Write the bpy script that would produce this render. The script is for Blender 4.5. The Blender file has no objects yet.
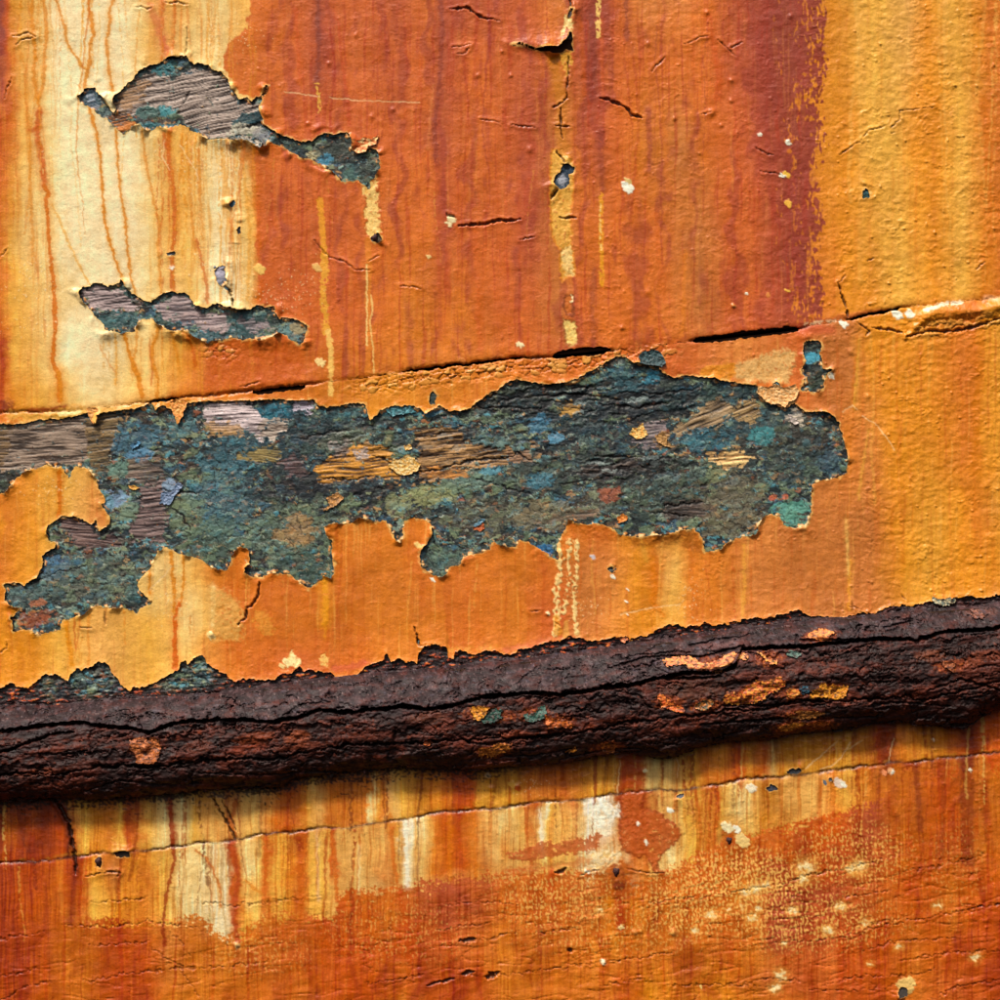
import bpy, math
import numpy as np

# ------------------------------------------------------------------ camera, world, sun, exposure
scene = bpy.context.scene
Z0 = 1.5                       # height of the picture centre above the ground
DIST = 2.2                     # camera distance from the planking
MM = 0.001                     # 1 unit of the drawing grid = 1 mm on the hull
cam_data = bpy.data.cameras.new("camera")
cam = bpy.data.objects.new("camera", cam_data)
scene.collection.objects.link(cam)
cam.location = (0.0, -DIST, Z0)
cam.rotation_euler = (math.radians(90), 0, 0)
cam_data.sensor_width = 36.0
cam_data.lens = 36.0 * DIST / 1.0
cam_data.clip_start = 0.05
cam_data.clip_end = 100.0
scene.camera = cam

world = bpy.data.worlds.new("World")
scene.world = world
world.use_nodes = True
wn = world.node_tree
wn.nodes.clear()
sky = wn.nodes.new("ShaderNodeTexSky")
sky.sky_type = 'NISHITA'
sky.sun_disc = False
SUN_EL, SUN_AZ = math.radians(55), math.radians(-28)   # azimuth measured from straight in front of the hull
sky.sun_elevation = SUN_EL
sky.air_density = 0.7
sky.dust_density = 8.0
sky.ozone_density = 0.2
bg = wn.nodes.new("ShaderNodeBackground")
bg.inputs['Strength'].default_value = 0.075
wo = wn.nodes.new("ShaderNodeOutputWorld")
wn.links.new(sky.outputs[0], bg.inputs[0])
wn.links.new(bg.outputs[0], wo.inputs[0])
sd = bpy.data.lights.new("sun", 'SUN')
sd.energy = 3.3
sd.angle = math.radians(7)
sd.color = (1.0, 0.93, 0.84)
sun = bpy.data.objects.new("sun", sd)
scene.collection.objects.link(sun)
# direction towards the sun: in front of the hull is -Y
from mathutils import Vector
sdir = Vector((math.sin(SUN_AZ) * math.cos(SUN_EL), -math.cos(SUN_AZ) * math.cos(SUN_EL), math.sin(SUN_EL)))
sun.rotation_euler = (-sdir).to_track_quat('-Z', 'Y').to_euler()
sun.location = (-1, -3, 4)
sky.sun_rotation = math.atan2(sdir.x, sdir.y)
scene.view_settings.view_transform = 'Standard'
scene.view_settings.look = 'None'
scene.view_settings.exposure = 0.24
scene.view_settings.gamma = 1.0
scene.cycles.max_bounces = 6

# ------------------------------------------------------------------ numpy helpers
rs = np.random.RandomState(7)
f4 = np.float32
TAB = rs.rand(16, 512, 512).astype(f4)
GTH = rs.rand(16, 512, 512).astype(f4) * 2 * np.pi
GX, GY = np.cos(GTH), np.sin(GTH)
del GTH


def smooth(a, b, x):
    t = np.clip((x - a) / (b - a), 0, 1)
    return t * t * (3 - 2 * t)


def vn(x, y, s=0):
    """value noise 0..1"""
    xi, yi = np.floor(x), np.floor(y)
    fx, fy = (x - xi).astype(f4), (y - yi).astype(f4)
    xi, yi = xi.astype(np.int32), yi.astype(np.int32)
    fx = fx * fx * (3 - 2 * fx); fy = fy * fy * (3 - 2 * fy)
    T = TAB[s % 16]; o = s * 37
    x0, x1 = (xi + o) & 511, (xi + o + 1) & 511
    y0, y1 = (yi + o * 3) & 511, (yi + o * 3 + 1) & 511
    a = T[y0, x0]; b = T[y0, x1]; c = T[y1, x0]; d = T[y1, x1]
    return (a + (b - a) * fx) * (1 - fy) + (c + (d - c) * fx) * fy


def gn(x, y, s=0):
    """gradient noise about -1..1"""
    xi, yi = np.floor(x), np.floor(y)
    fx, fy = (x - xi).astype(f4), (y - yi).astype(f4)
    xi, yi = xi.astype(np.int32), yi.astype(np.int32)
    u = fx * fx * fx * (fx * (fx * 6 - 15) + 10); v = fy * fy * fy * (fy * (fy * 6 - 15) + 10)
    gx, gy = GX[s % 16], GY[s % 16]; o = s * 53
    x0, x1 = (xi + o) & 511, (xi + o + 1) & 511
    y0, y1 = (yi + o * 5) & 511, (yi + o * 5 + 1) & 511
    a = gx[y0, x0] * fx + gy[y0, x0] * fy
    b = gx[y0, x1] * (fx - 1) + gy[y0, x1] * fy
    c = gx[y1, x0] * fx + gy[y1, x0] * (fy - 1)
    d = gx[y1, x1] * (fx - 1) + gy[y1, x1] * (fy - 1)
    return ((a + (b - a) * u) * (1 - v) + (c + (d - c) * u) * v) * 1.5


def fbm(x, y, s=0, o=4, g=0.5):
    r = 0; a = 1.0; t = 0
    for i in range(o):
        r = r + a * gn(x, y, s + i); t += a
        a *= g; x = x * 2.03 + 11.3; y = y * 2.03 + 5.7
    return r / t * 1.4


def cells(x, y, s=0, jit=0.85):
    """jittered-grid cells: returns (distance to border F2-F1, random id 0..1, second id)"""
    xi, yi = np.floor(x).astype(np.int32), np.floor(y).astype(np.int32)
    f1 = np.full(x.shape, 9, f4); f2 = f1.copy(); i1 = np.zeros(x.shape, f4); i2 = i1.copy()
    for dy in (-1, 0, 1):
        for dx in (-1, 0, 1):
            cx, cy = xi + dx, yi + dy
            a, b = (cx + s * 31) & 511, (cy + s * 17) & 511
            px = cx + 0.5 + (TAB[s % 16][b, a] - 0.5) * jit
            py = cy + 0.5 + (TAB[(s + 5) % 16][b, a] - 0.5) * jit
            d = np.sqrt((x - px) ** 2 + (y - py) ** 2).astype(f4)
            m = d < f1
            f2 = np.where(m, f1, np.minimum(f2, d))
            i1 = np.where(m, TAB[(s + 9) % 16][b, a], i1)
            i2 = np.where(m, TAB[(s + 3) % 16][b, a], i2)
            f1 = np.where(m, d, f1)
    return f2 - f1, i1, i2


def lin(c):
    c = np.asarray(c, f4) / 255.0
    return np.where(c <= 0.04045, c / 12.92, ((c + 0.055) / 1.055) ** 2.4).astype(f4)


PAL = dict(
    C=(240, 205, 143), K=(246, 223, 172), Y=(234, 177, 96), G=(219, 152, 58), O=(206, 114, 42),
    S=(200, 99, 47), M=(150, 67, 52), P=(178, 82, 52), R=(178, 72, 18), B=(192, 114, 58),
    A=(222, 140, 44), N=(104, 42, 12), T=(222, 163, 92), D=(208, 109, 44), U=(130, 56, 48),
    Q=(190, 118, 40), X=(197, 88, 28), Z=(212, 122, 46), F=(228, 168, 76), W=(248, 240, 214),
    E=(213, 130, 68), J=(158, 62, 16), H=(150, 84, 34), L=(208, 178, 120))


def col(c):
    return lin(PAL[c]) if isinstance(c, str) else lin(c)


# drawing grid: 1 mm cells in view, coarser in the margins that only another viewpoint sees
def axis(lo, hi, a, b, st, wide):
    return np.concatenate([np.arange(lo, a, wide), np.arange(a, b + st / 2, st), np.arange(b + wide, hi + 1, wide)]).astype(f4)


STEP = 0.9
AX = axis(-100, 1100, -6, 1006, STEP, 5.0)
AY = axis(-100, 1100, -6, 1006, STEP, 5.0)
X, Y = np.meshgrid(AX, AY)
NY, NX = X.shape
YR = Y + 0.105 * X             # follows the run of the planks, which climbs to the right
# small displacement fields that roughen every outline
J3x, J3y = gn(X / 3.1, Y / 3.1, 1), gn(X / 3.1, Y / 3.1, 2)
J8x, J8y = gn(X / 8, Y / 8, 3), gn(X / 8, Y / 8, 4)
J25x, J25y = gn(X / 27, Y / 27, 5), gn(X / 27, Y / 27, 6)


def win(x0, y0, x1, y1):
    a, b = np.searchsorted(AX, [x0, x1]); c, d = np.searchsorted(AY, [y0, y1])
    return slice(max(c - 1, 0), min(d + 1, NY)), slice(max(a - 1, 0), min(b + 1, NX))


def warped(sl, j3, j8, j25=0):
    return (X[sl] + j3 * J3x[sl] + j8 * J8x[sl] + j25 * J25x[sl],
            Y[sl] + j3 * J3y[sl] + j8 * J8y[sl] + j25 * J25y[sl])


def seg_dist(px, py, pts):
    """distance to a polyline and the position 0..1 along it"""
    best = np.full(px.shape, 1e9, f4); par = np.zeros(px.shape, f4)
    n = len(pts) - 1
    for i in range(n):
        ax, ay = pts[i][:2]; bx, by = pts[i + 1][:2]
        dx, dy = bx - ax, by - ay
        L = dx * dx + dy * dy + 1e-6
        t = np.clip(((px - ax) * dx + (py - ay) * dy) / L, 0, 1)
        d = (px - ax - t * dx) ** 2 + (py - ay - t * dy) ** 2
        m = d < best
        best = np.where(m, d, best); par = np.where(m, (i + t) / n, par)
    return np.sqrt(best), par


def poly_sdf_xy(px, py, pts):
    d, _ = seg_dist(px, py, list(pts) + [pts[0]])
    ins = np.zeros(px.shape, bool)
    n = len(pts)
    for i in range(n):
        ax, ay = pts[i]; bx, by = pts[(i + 1) % n]
        if ay == by: continue
        c = ((ay > py) != (by > py)) & (px < (bx - ax) * (py - ay) / (by - ay) + ax)
        ins ^= c
    return np.where(ins, d, -d)


def poly(pts, pad=12, j3=0.9, j8=0.8, j25=0):
    xs = [p[0] for p in pts]; ys = [p[1] for p in pts]
    sl = win(min(xs) - pad, min(ys) - pad, max(xs) + pad, max(ys) + pad)
    px, py = warped(sl, j3, j8, j25)
    return sl, poly_sdf_xy(px, py, pts)


def P(s):
    """'x,y x,y ...' -> list of points"""
    return [tuple(float(v) for v in p.split(',')) for p in s.split()]


def curve(s):
    pts = P(s); xs = [p[0] for p in pts]; ys = [p[1] for p in pts]
    return np.interp(AX, xs, ys).astype(f4)[None, :]


# ------------------------------------------------------------------ lines of the place
SEAM1 = curve('-100,424 0,413 65,411 130,404 200,396 270,389 305,385 350,379 400,372 450,366 500,360 550,357 600,352 690,341 800,328 850,319 900,308 940,304 1000,297 1100,285')
SEAM2 = curve('-100,872 0,863 40,861 70,857 100,853 150,850 200,843 230,841 260,834 290,832 310,828 340,828 370,823 400,820 440,812 500,807 540,802 580,799 640,791 680,789 720,784 760,777 800,774 850,768 900,762 950,757 1000,752 1100,742')
RTOP = curve('-100,708 0,703 40,704 100,699 140,696 200,694 230,689 270,682 320,676 360,671 400,669 450,663 500,659 560,651 600,645 640,640 700,630 750,624 800,619 830,614 870,611 920,606 960,603 1000,600 1100,588')
RBOT = curve('-100,815 0,803 50,800 100,801 150,797 200,792 230,790 270,791 281,788 290,781 340,775 400,769 440,771 470,771 500,769 560,764 600,758 625,753 640,756 655,759 668,761 680,757 700,749 725,744 760,742 800,735 850,731 885,723 910,725 950,728 970,730 985,717 1000,711 1100,700')
COATLOW = curve('-100,692 0,688 12,681 19,687.6 32,685 38,680 44,675 50,674 56,673 62,676 66,680 69,681 71,674 75,672 77,669 88,668 94,664 100,661.5 105,661 109,666 114,674 119,680 125,687 131,691 133,687 140,688 148,686 156,682 164,677 174,672 179,670 181,662 186,660 188,664 192,660 197,657 200,655 203,654 207,662 213,667 220,671 226,673 230,679 240,680 252,678 260,680 275,679 281,674 290,673 296,669 300,666 303,671 310,669 330,672 335,676 345,677 355,675 362,671 365,666 372,664 382,660 387,653 391,660 400,659 405,661 417,662 419,652 425,646 432,643 440,645 447,647 448,657 454,657 455,651 465,650 475,654 485,650 495,649 504,654 513,653 520,648 530,648 540,644 548,642 560,641 567,636 580,637 590,640 600,640 610,637 620,637 630,638 640,636 652,633 660,627 668,625 678,624 686,629 690,623 698,626 704,622 712,625 725,624 738,622 742,618 760,618 775,616 790,611 800,610 802,613 810,615 825,616 840,618 855,614 875,613 885,607 900,605 910,606 925,602 935,601 948,598 965,596 985,597 1000,594 1100,584')

P1 = P('78,97 84,90 88,88 96,88 97,93 103,97 106,104 110,110 114,113 116,110 113,100 116,95 124,88 133,80 140,70 150,66 160,63 167,58 175,57 186,56 190,62 195,65 200,64 208,65 213,70 222,73 228,80 231,88 236,95 240,101 247,97 252,101 256,97 262,96 266,86 268,87 262,100 259,108 261,114 265,124 272,130 280,135 292,139 300,142 312,142 318,136 324,133 335,135 340,133 348,133 352,140 352,150 357,155 363,152 370,149 377,150 379,158 380,167 376,176 371,182 370,192 364,184 355,180 347,183 340,181 336,175 328,170 320,165 312,160 303,159 296,155 288,150 280,147 270,142 266,147 260,149 254,144 248,141 240,140 232,142 222,139 212,141 205,138 200,134 192,132 188,127 180,125 172,128 165,129 160,126 155,130 148,132 142,127 136,125 130,130 124,135 120,131 113,126 108,120 100,116 94,111 88,106 82,104')
P2 = P('79,292 83,287 90,287 95,283 102,284 108,287 114,285 119,283 122,278 125,286 131,292 138,297 146,301 151,303 156,298 163,294 172,291 178,294 185,292 190,297 195,305 200,307 206,309 212,305 218,303 222,304 226,307 232,307 240,310 250,310 257,305 266,307 274,306 276,314 280,319 290,318 297,320 303,324 308,327 307,333 304,342 300,345 292,341 286,336 281,332 275,336 268,338 260,341 250,339 243,341 232,338 222,341 212,341 208,344 203,340 194,336 186,331 178,331 168,330 160,325 150,319 143,319 138,324 134,333 120,333 105,330 104,324 97,318 92,312 88,306 83,301')
P3 = P('-110,430 0,424 20,424 40,420 60,419 80,415 88,412 92,421 96,423 98,415 105,412 125,410 140,408 152,402 156,410 163,405 172,409 176,418 178,424 183,414 182,405 188,402 200,402 215,401 240,401 262,400 280,399 292,401 300,400 315,400 318,406 330,407 345,405 352,403 365,404 368,415 371,421 380,411 390,406 400,406 412,405 420,409 424,414 432,410 440,405 450,411 460,411 470,408 480,400 487,394 500,389 505,383 517,379 530,382 545,384 560,383 572,381 580,377 592,371 600,366 607,362 615,357 625,357 632,362 640,363 650,366 659,367 664,373 674,378 685,375 700,377 715,378 730,382 745,384 757,386 758,393 764,400 775,406 785,408 794,402 800,408 806,412 816,411 822,411 832,415 838,423 842,435 845,447 848,460 846,472 840,477 830,479 820,481 812,485 812,505 810,520 804,527 795,528 784,525 779,517 772,514 763,517 758,525 757,533 750,536 738,537 726,543 720,549 712,551 705,552 703,543 700,533 692,529 680,530 668,534 655,535 640,537 628,536 618,534 612,528 600,523 585,524 575,522 568,519 566,526 562,534 557,545 559,560 552,558 545,552 537,548 528,542 519,539 516,547 510,548 500,545 492,542 490,549 482,553 472,554 464,556 460,564 450,567 447,573 441,577 432,574 422,568 420,560 420,550 427,543 432,536 432,525 424,519 410,518 404,522 403,530 404,537 400,543 395,539 390,528 386,520 375,522 360,517 350,524 335,523 325,526 326,535 332,540 332,553 334,563 334,573 331,578 324,576 316,584 309,589 302,584 295,579 290,574 280,573 270,573 262,577 252,577 246,573 245,568 250,563 250,550 244,547 236,548 231,560 228,570 218,569 208,565 200,559 192,556 178,553 167,548 158,551 154,560 148,572 141,577 138,586 142,592 146,597 153,601 152,604 141,608 137,614 133,610 120,608 112,608 105,607 98,605 92,609 85,614 75,617 63,620 60,630 50,632 40,635 32,631 25,629 14,631 12,618 18,612 20,609 12,605 5,600 6,590 5,585 10,582 20,583 24,587 30,581 37,579 40,570 44,563 42,558 45,553 50,550 55,548 57,543 49,540 47,533 48,526 54,522 60,517 68,516 76,516 84,521 92,524 97,519 98,526 100,531 108,525 111,520 108,512 103,507 101,504 106,502 104,495 98,487 97,480 92,472 84,467 76,466 72,472 70,478 65,472 62,466 55,467 47,464 40,468 28,470 18,477 10,488 6,493 0,494 -110,500')
T2 = P('802,346 808,340 818,340 822,346 820,353 822,360 823,369 832,369 826,375 824,382 823,388 816,393 808,391 800,390 799,388 804,383 804,377 801,370 805,362 803,352')
G1 = P('511,45 520,43 528,46 535,49 548,47 558,47 566,40 571,31 573,38 571,44 574,52 566,50 560,54 554,55 548,53 540,52 532,50 524,46')
G2 = P('563,165 567,164 571,165 575,168 573,173 569,175 570,183 566,187 561,190 557,187 553,183 555,176 560,172')
SMALL = [  # small chips lost from the coat, each with the colour of what shows in it
    (P('214,271 219,267 226,265 225,274 228,283 224,287 219,285 216,279'), (128, 130, 142)),
    (P('229,205 234,200 236,203 233,208'), (70, 110, 130)),
    (P('236,230 240,226 242,233 239,235'), (50, 60, 70)),
    (P('862,192 865,188 870,193 869,198 862,199'), (60, 100, 105)),
    (P('166,254 176,252 176,255 168,256'), (120, 140, 145)),
    (P('607,568 611,566 614,570 611,573'), (50, 60, 60)),
    (P('568,14 571,8 573,10 571,17 567,18'), (60, 55, 52)),
    (P('370,238 378,233 382,238 380,243 372,242'), (95, 85, 70)),
    (P('430,393 434,391 437,395 435,404 431,405 429,399'), (48, 62, 60)),
    (P('772,384 776,381 781,386 779,389 774,388'), (80, 140, 160)),
    (P('786,772 791,768 800,768 803,770 796,774 788,774'), (52, 56, 62)),
    (P('765,787 771,784 777,786 776,790 768,792'), (60, 62, 74)),
    (P('676,796 680,793 684,794 683,797 677,798'), (110, 116, 128)),
    (P('827,779 830,777 832,780 829,782'), (95, 105, 115)),
    (P('114,853 120,850 130,851 131,856 119,857'), (48, 40, 34)),
    (P('96,858 101,856 103,862 101,868 97,866'), (70, 34, 24)),
    (P('897,992 901,986 907,988 906,996 899,997'), (70, 66, 62)),
]
# open slits in the seams: (x0, x1, half height) of the caulking missing
SLITS = [(252, 306, 2.4, 2.0), (552, 611, 4.2, -1.5), (692, 800, 3.6, 0.5), (150, 182, 1.5, 0), (846, 902, 1.4, 0), (420, 470, 1.3, 0), (400, 530, 1.0, 0)]

# ------------------------------------------------------------------ the orange and cream paint coat: pigment
def profile(rows):
    """rows: {y: 'x:key x:key'} -> colour image, interpolated (linear light)"""
    ys = sorted(rows); table = []
    for y in ys:
        it = [e.split(':') for e in rows[y].split()]
        xs = [float(a) for a, _ in it]; cs = np.array([col(b) for _, b in it])
        table.append(np.stack([np.interp(AX, xs, cs[:, k]) for k in range(3)], -1))
    table = np.array(table, f4)
    yy = np.interp(AY, ys, np.arange(len(ys)))
    i = np.clip(np.floor(yy).astype(int), 0, len(ys) - 2); t = (yy - i)[:, None, None]
    return (table[i] * (1 - t) + table[i + 1] * t).astype(f4)


def resample(img, dx, dy):
    """look the colour image up at displaced places"""
    fx = np.interp(X + dx, AX, np.arange(NX)); fy = np.interp(Y + dy, AY, np.arange(NY))
    return img[np.clip(np.rint(fy).astype(int), 0, NY - 1), np.clip(np.rint(fx).astype(int), 0, NX - 1)]


cream = profile({
    -20: '-100:M 2:M 9:X 14:G 30:Y 45:C 60:K 100:K 118:K 138:C 150:Y 158:T 168:Y 176:T 190:Y 205:C 220:C 240:Y 260:Y',
    60: '-100:M 2:M 8:X 16:Z 24:Y 42:C 60:K 100:K 118:K 140:C 152:Y 165:T 172:T 190:C 205:C 225:C 240:Y 260:Y',
    130: '-100:R 4:X 12:Z 22:Y 50:C 70:K 110:K 130:K 150:C 172:Y 190:Y 205:C 225:K 245:C 256:A 260:Z',
    230: '-100:X 4:Z 12:F 30:C 50:C 70:K 110:K 130:K 150:C 165:Y 175:F 185:Y 205:C 222:K 240:C 252:Y 258:Z',
    300: '-100:X 4:Z 12:F 30:Y 50:C 110:K 130:K 150:C 175:C 190:Y 205:C 215:K 235:K 250:C 259:Z',
    345: '-100:R 3:R 8:Z 14:F 30:Y 50:C 70:K 110:K 130:C 150:C 165:Y 180:F 190:Z 200:O 262:D',
    400: '-100:R 3:R 7:Z 14:A 40:F 60:Y 90:C 110:C 140:Y 165:Y 180:Z 195:Z 205:O 262:D'})
orange = profile({
    -20: '200:S 255:D 300:S 320:P 345:S 400:P 430:D 442:P 470:P 500:P 530:S 560:E 580:P 595:M 612:P 622:D 640:E 680:E 705:D 740:P 770:M 800:M 835:M',
    60: '200:D 255:D 300:S 320:P 345:S 400:S 430:S 442:P 470:S 500:S 530:P 548:D 560:D 580:P 595:M 612:S 640:D 680:D 705:D 740:P 770:M 800:M 835:M',
    140: '200:D 262:D 300:S 345:S 400:S 430:S 442:P 470:D 500:S 530:P 560:B 580:D 595:P 612:S 630:D 640:Z 680:B 705:D 730:S 760:P 790:M 835:M',
    230: '200:D 262:S 300:S 345:S 380:D 400:D 430:D 442:P 455:S 500:S 530:P 560:B 580:D 595:D 612:D 650:D 700:B 730:S 750:S 770:P 790:M 835:M',
    310: '200:D 262:S 300:S 345:S 380:D 410:Z 430:O 442:D 460:O 500:S 530:S 560:B 580:S 595:D 612:D 650:D 700:B 730:S 750:S 770:P 800:M 835:M',
    370: '200:D 262:D 300:D 330:O 380:Z 410:Z 440:Z 480:O 530:D 560:S 600:D 650:D 680:D 700:S 750:S 790:S 835:D'})
right = profile({
    -20: '780:Z 830:A 862:F 880:F 905:T 930:A 950:F 975:A 990:O 1010:Z',
    150: '780:Z 830:A 850:A 870:F 895:F 915:A 940:A 960:F 985:Z 1000:O 1010:O',
    300: '780:Z 830:Z 850:A 870:A 900:F 935:A 960:F 985:A 1000:O'})
middle = profile({
    370: '-100:O 0:X 10:Z 60:F 110:Y 160:A 220:Z 300:O 380:A 480:Z 600:D 680:S 740:E 800:S 830:B 850:B 870:A 920:A 965:O 975:O 985:A 1010:G',
    440: '-100:O 0:Z 10:Z 60:F 110:Y 160:A 220:Z 300:O 380:A 480:Z 600:D 680:S 740:E 800:E 830:B 850:Z 865:E 890:A 930:A 968:O 980:A 1010:G',
    520: '-100:O 0:A 6:Z 30:A 58:F 75:T 100:E 130:F 160:Y 220:Z 300:O 380:Z 420:O 520:O 570:Z 600:D 640:A 700:Z 740:E 790:B 830:B 850:B 870:B 900:A 930:G 960:A 980:Z 1010:G',
    570: '-100:O 0:O 6:Z 20:A 58:F 100:T 150:C 175:C 195:Y 215:Z 240:O 300:D 330:O 350:O 400:Z 420:D 520:Z 545:D 580:B 610:E 640:A 655:O 665:T 675:Y 690:Z 720:Z 750:E 790:B 850:B 870:B 900:A 930:G 960:A 980:A 1010:A',
    620: '-100:A 0:A 20:A 33:A 60:F 100:T 150:F 170:Y 190:C 205:Y 225:D 300:O 350:O 380:Z 445:Z 447:D 520:Z 545:S 560:S 580:B 600:E 640:A 655:A 672:F 690:Z 720:Z 750:E 830:B 880:B 920:G 960:A 1010:Q',
    665: '-100:A 0:A 30:A 60:F 100:T 150:F 175:Y 190:Y 215:Z 260:D 300:S 340:D 400:Z 445:Z 447:D 520:Z 560:S 600:Z 640:A 672:Y 690:A 720:A 760:E 830:Z 880:Z 920:G 960:A 1010:Q'})
strip = profile({
    700: '-100:H 0:N 8:G 20:R 34:Q 48:N 60:R 68:N 74:Y 80:F 95:Q 110:Q 120:F 128:R 140:R 148:T 165:C 170:J 178:C 186:C 195:F 205:Q 220:T 232:X 240:T 252:L 262:T 274:Z 288:J 298:R 310:Z 318:T 330:O 345:H 368:Z 372:C 378:Z 384:O 392:C 402:F 420:Q 440:Z 452:J 470:X 478:Q 500:G 515:Q 530:O 560:X 580:O 600:G 614:Q 622:J 636:R 646:T 656:L 676:T 690:G 705:O 720:G 738:X 745:Q 762:R 772:L 782:Q 800:Q 820:Q 845:G 870:Q 878:J 888:N 896:O 930:Q 965:X 975:J 985:X 1100:X',
    860: '-100:H 0:J 8:R 20:R 34:R 48:J 60:R 68:N 74:O 80:F 95:A 110:Z 120:F 128:X 140:Z 148:F 165:C 170:J 178:C 186:L 195:F 205:T 220:T 232:T 240:T 252:Y 262:T 274:Z 288:X 298:Z 310:F 318:T 330:Z 345:Z 368:Z 372:C 378:F 384:Z 392:T 402:F 420:Q 440:A 452:X 470:X 478:G 500:G 515:G 530:Z 560:Z 580:Q 600:G 614:G 622:R 636:R 646:L 656:L 676:T 690:G 705:O 720:X 738:R 745:G 762:O 772:Q 782:G 800:G 820:G 845:G 870:Z 878:R 888:X 896:O 930:A 965:X 975:J 985:X 1100:X'})
lowcream = profile({
    800: '-100:J 0:J 30:R 48:X 58:Z 66:A 76:J 84:Z 96:Z 104:O 118:Z 126:X 136:A 146:A 160:F 168:F 180:C 200:C 226:K 232:J 240:C 250:T 262:F 268:X 276:F 288:F 298:X 306:Z 312:C 322:T 330:F 334:X 340:T 372:T 388:T 393:Z 398:F 404:W 412:K 426:Y 434:O 448:X 462:R 474:O 484:T 506:C 518:Y 526:Z 536:X 541:T 547:K 552:F 558:T 572:E 584:T 590:W 606:W 616:B 622:X 640:R 652:B 668:T 690:F 716:X 722:F 740:C 752:T 768:Q 790:T 812:T 836:Z 848:F 864:Z 880:O 895:O 912:J 925:O 942:J 952:Z 966:N 978:O 990:X 1100:R',
    870: '-100:J 0:J 30:R 48:X 58:Z 66:X 76:R 84:X 96:A 104:Z 118:B 126:Z 136:A 146:Z 160:F 168:Y 180:C 200:C 226:K 232:X 240:Z 250:C 262:Y 268:X 276:F 288:A 298:X 306:Z 312:F 322:F 330:T 334:X 340:T 372:T 388:E 393:T 398:T 404:K 412:C 426:T 434:Z 448:X 462:X 474:Z 484:E 506:T 518:T 526:T 541:Y 558:Y 572:T 590:K 606:C 616:K 640:E 652:T 668:C 690:F 716:Z 722:F 740:F 752:F 768:A 790:F 812:T 836:A 848:A 864:Z 880:X 895:O 912:X 925:O 942:X 952:O 966:J 978:O 990:X 1100:R',
    910: '-100:J 0:J 30:R 50:X 60:Z 70:Z 80:X 96:F 120:A 146:Z 168:F 180:C 226:K 234:X 242:F 262:Y 268:Z 276:F 298:Z 320:F 340:T 400:C 440:T 600:T 740:F 836:Z 900:X 1100:R'})
lowred = profile({
    840: '-100:J 0:R 60:X 120:X 200:D 300:X 330:X 390:X 450:S 480:D 520:D 590:D 640:X 700:D 760:D 830:X 870:P 900:O 950:X 980:O 1100:R',
    900: '-100:J 0:R 40:X 75:O 120:R 160:Z 200:E 240:Z 280:O 330:X 390:O 440:P 470:P 500:D 560:D 600:E 616:A 640:Z 700:D 745:Z 770:P 830:P 880:D 920:X 950:O 980:X 1100:R',
    950: '-100:J 0:R 30:X 75:O 110:R 150:X 170:E 190:Z 210:Z 250:O 280:D 330:X 370:X 400:X 430:S 460:S 500:Z 560:O 600:Z 625:O 650:Z 700:O 730:D 755:Z 775:P 830:S 880:X 910:O 950:X 1100:R',
    1005: '-100:J 0:X 30:X 80:O 120:R 150:X 170:Z 210:Z 250:O 280:D 310:Z 330:X 370:X 400:O 430:X 480:X 500:Z 560:O 600:Z 625:X 650:A 680:Z 720:A 760:Z 800:D 830:S 880:X 910:O 950:S 1100:R'})

wx = 5 * J25x + 2.0 * J8x
wy = 12 * J25y
cream, orange, right, middle = [resample(c, wx, wy) for c in (cream, orange, right, middle)]
strip, lowcream, lowred = [resample(c, 2.6 * J8x + 6.5 * gn(X / 18, Y / 45, 8) + 1.4 * J3x, 2.5 * wy) for c in (strip, lowcream, lowred)]


def mixc(a, b, m):
    return a + (b - a) * m[..., None]


PIG = orange.copy()
# cream zone against the orange overcoat: a ragged brushed edge
edge = np.interp(AY, [-100, 0, 12, 22, 30, 36, 44, 56, 70, 80, 94, 100, 150, 158, 250, 310, 345, 400, 1100],
                 [248, 249, 250, 248, 246, 238, 228, 224, 226, 231, 240, 262, 262, 257, 257, 262, 210, 200, 200]).astype(f4)[:, None]
e1 = smooth(-1.0, 1.0, edge - X + 2.2 * J8x + 1.6 * J3x + 1.5 * gn(X / 3, Y / 14, 9))
PIG = mixc(PIG, cream, e1)
# maroon against the amber on the right: dry-brush breakup
br = gn(X / 2.6, Y / 5.5, 10) + 0.7 * gn(X / 5, Y / 13, 11) + 0.8 * gn(X / 14, Y / 40, 12)
e2 = X - (824 - 4 * smooth(100, 320, Y))
e2 = np.where(e2 > 0, e2 / 10, e2 / 42)
e2m = smooth(-0.12, 0.12, e2 + br * 0.55 + 0.12)
PIG = mixc(PIG, right, e2m)
ambersmear = smooth(0.25, 0.6, br - np.abs(X - 797) / 30) * (Y < 330)
PIG = mixc(PIG, right, ambersmear * 0.8)
# the other planks
dS1 = Y - SEAM1
PIG = mixc(PIG, middle, smooth(-4, 3, dS1))
dS2 = Y - SEAM2
zone = np.interp(AX, [-100, 55, 62, 150, 200, 225, 242, 270, 290, 333, 338, 352, 400, 440, 480, 520, 600, 640, 700, 740, 800, 840, 880, 905, 1100],
                 [845, 845, 915, 922, 916, 935, 932, 915, 912, 918, 900, 890, 886, 878, 876, 870, 872, 884, 852, 836, 822, 812, 800, 770, 760]).astype(f4)[None, :]
sc = gn(X / 2.2, Y / 2.6, 13) + 0.8 * gn(X / 5, Y / 4, 14) + 0.6 * gn(X / 30, Y / 9, 15)
zd = (Y - zone)
e3 = smooth(-0.15, 0.15, zd / np.where(zd > 0, 26, 12) + sc * 0.5)
lowp = mixc(lowcream, lowred, e3)
LOW = mixc(strip, lowp, smooth(-1, 1, dS2))
PIG = mixc(PIG, LOW, smooth(-1, 1, Y - (RTOP + RBOT) / 2))
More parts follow.
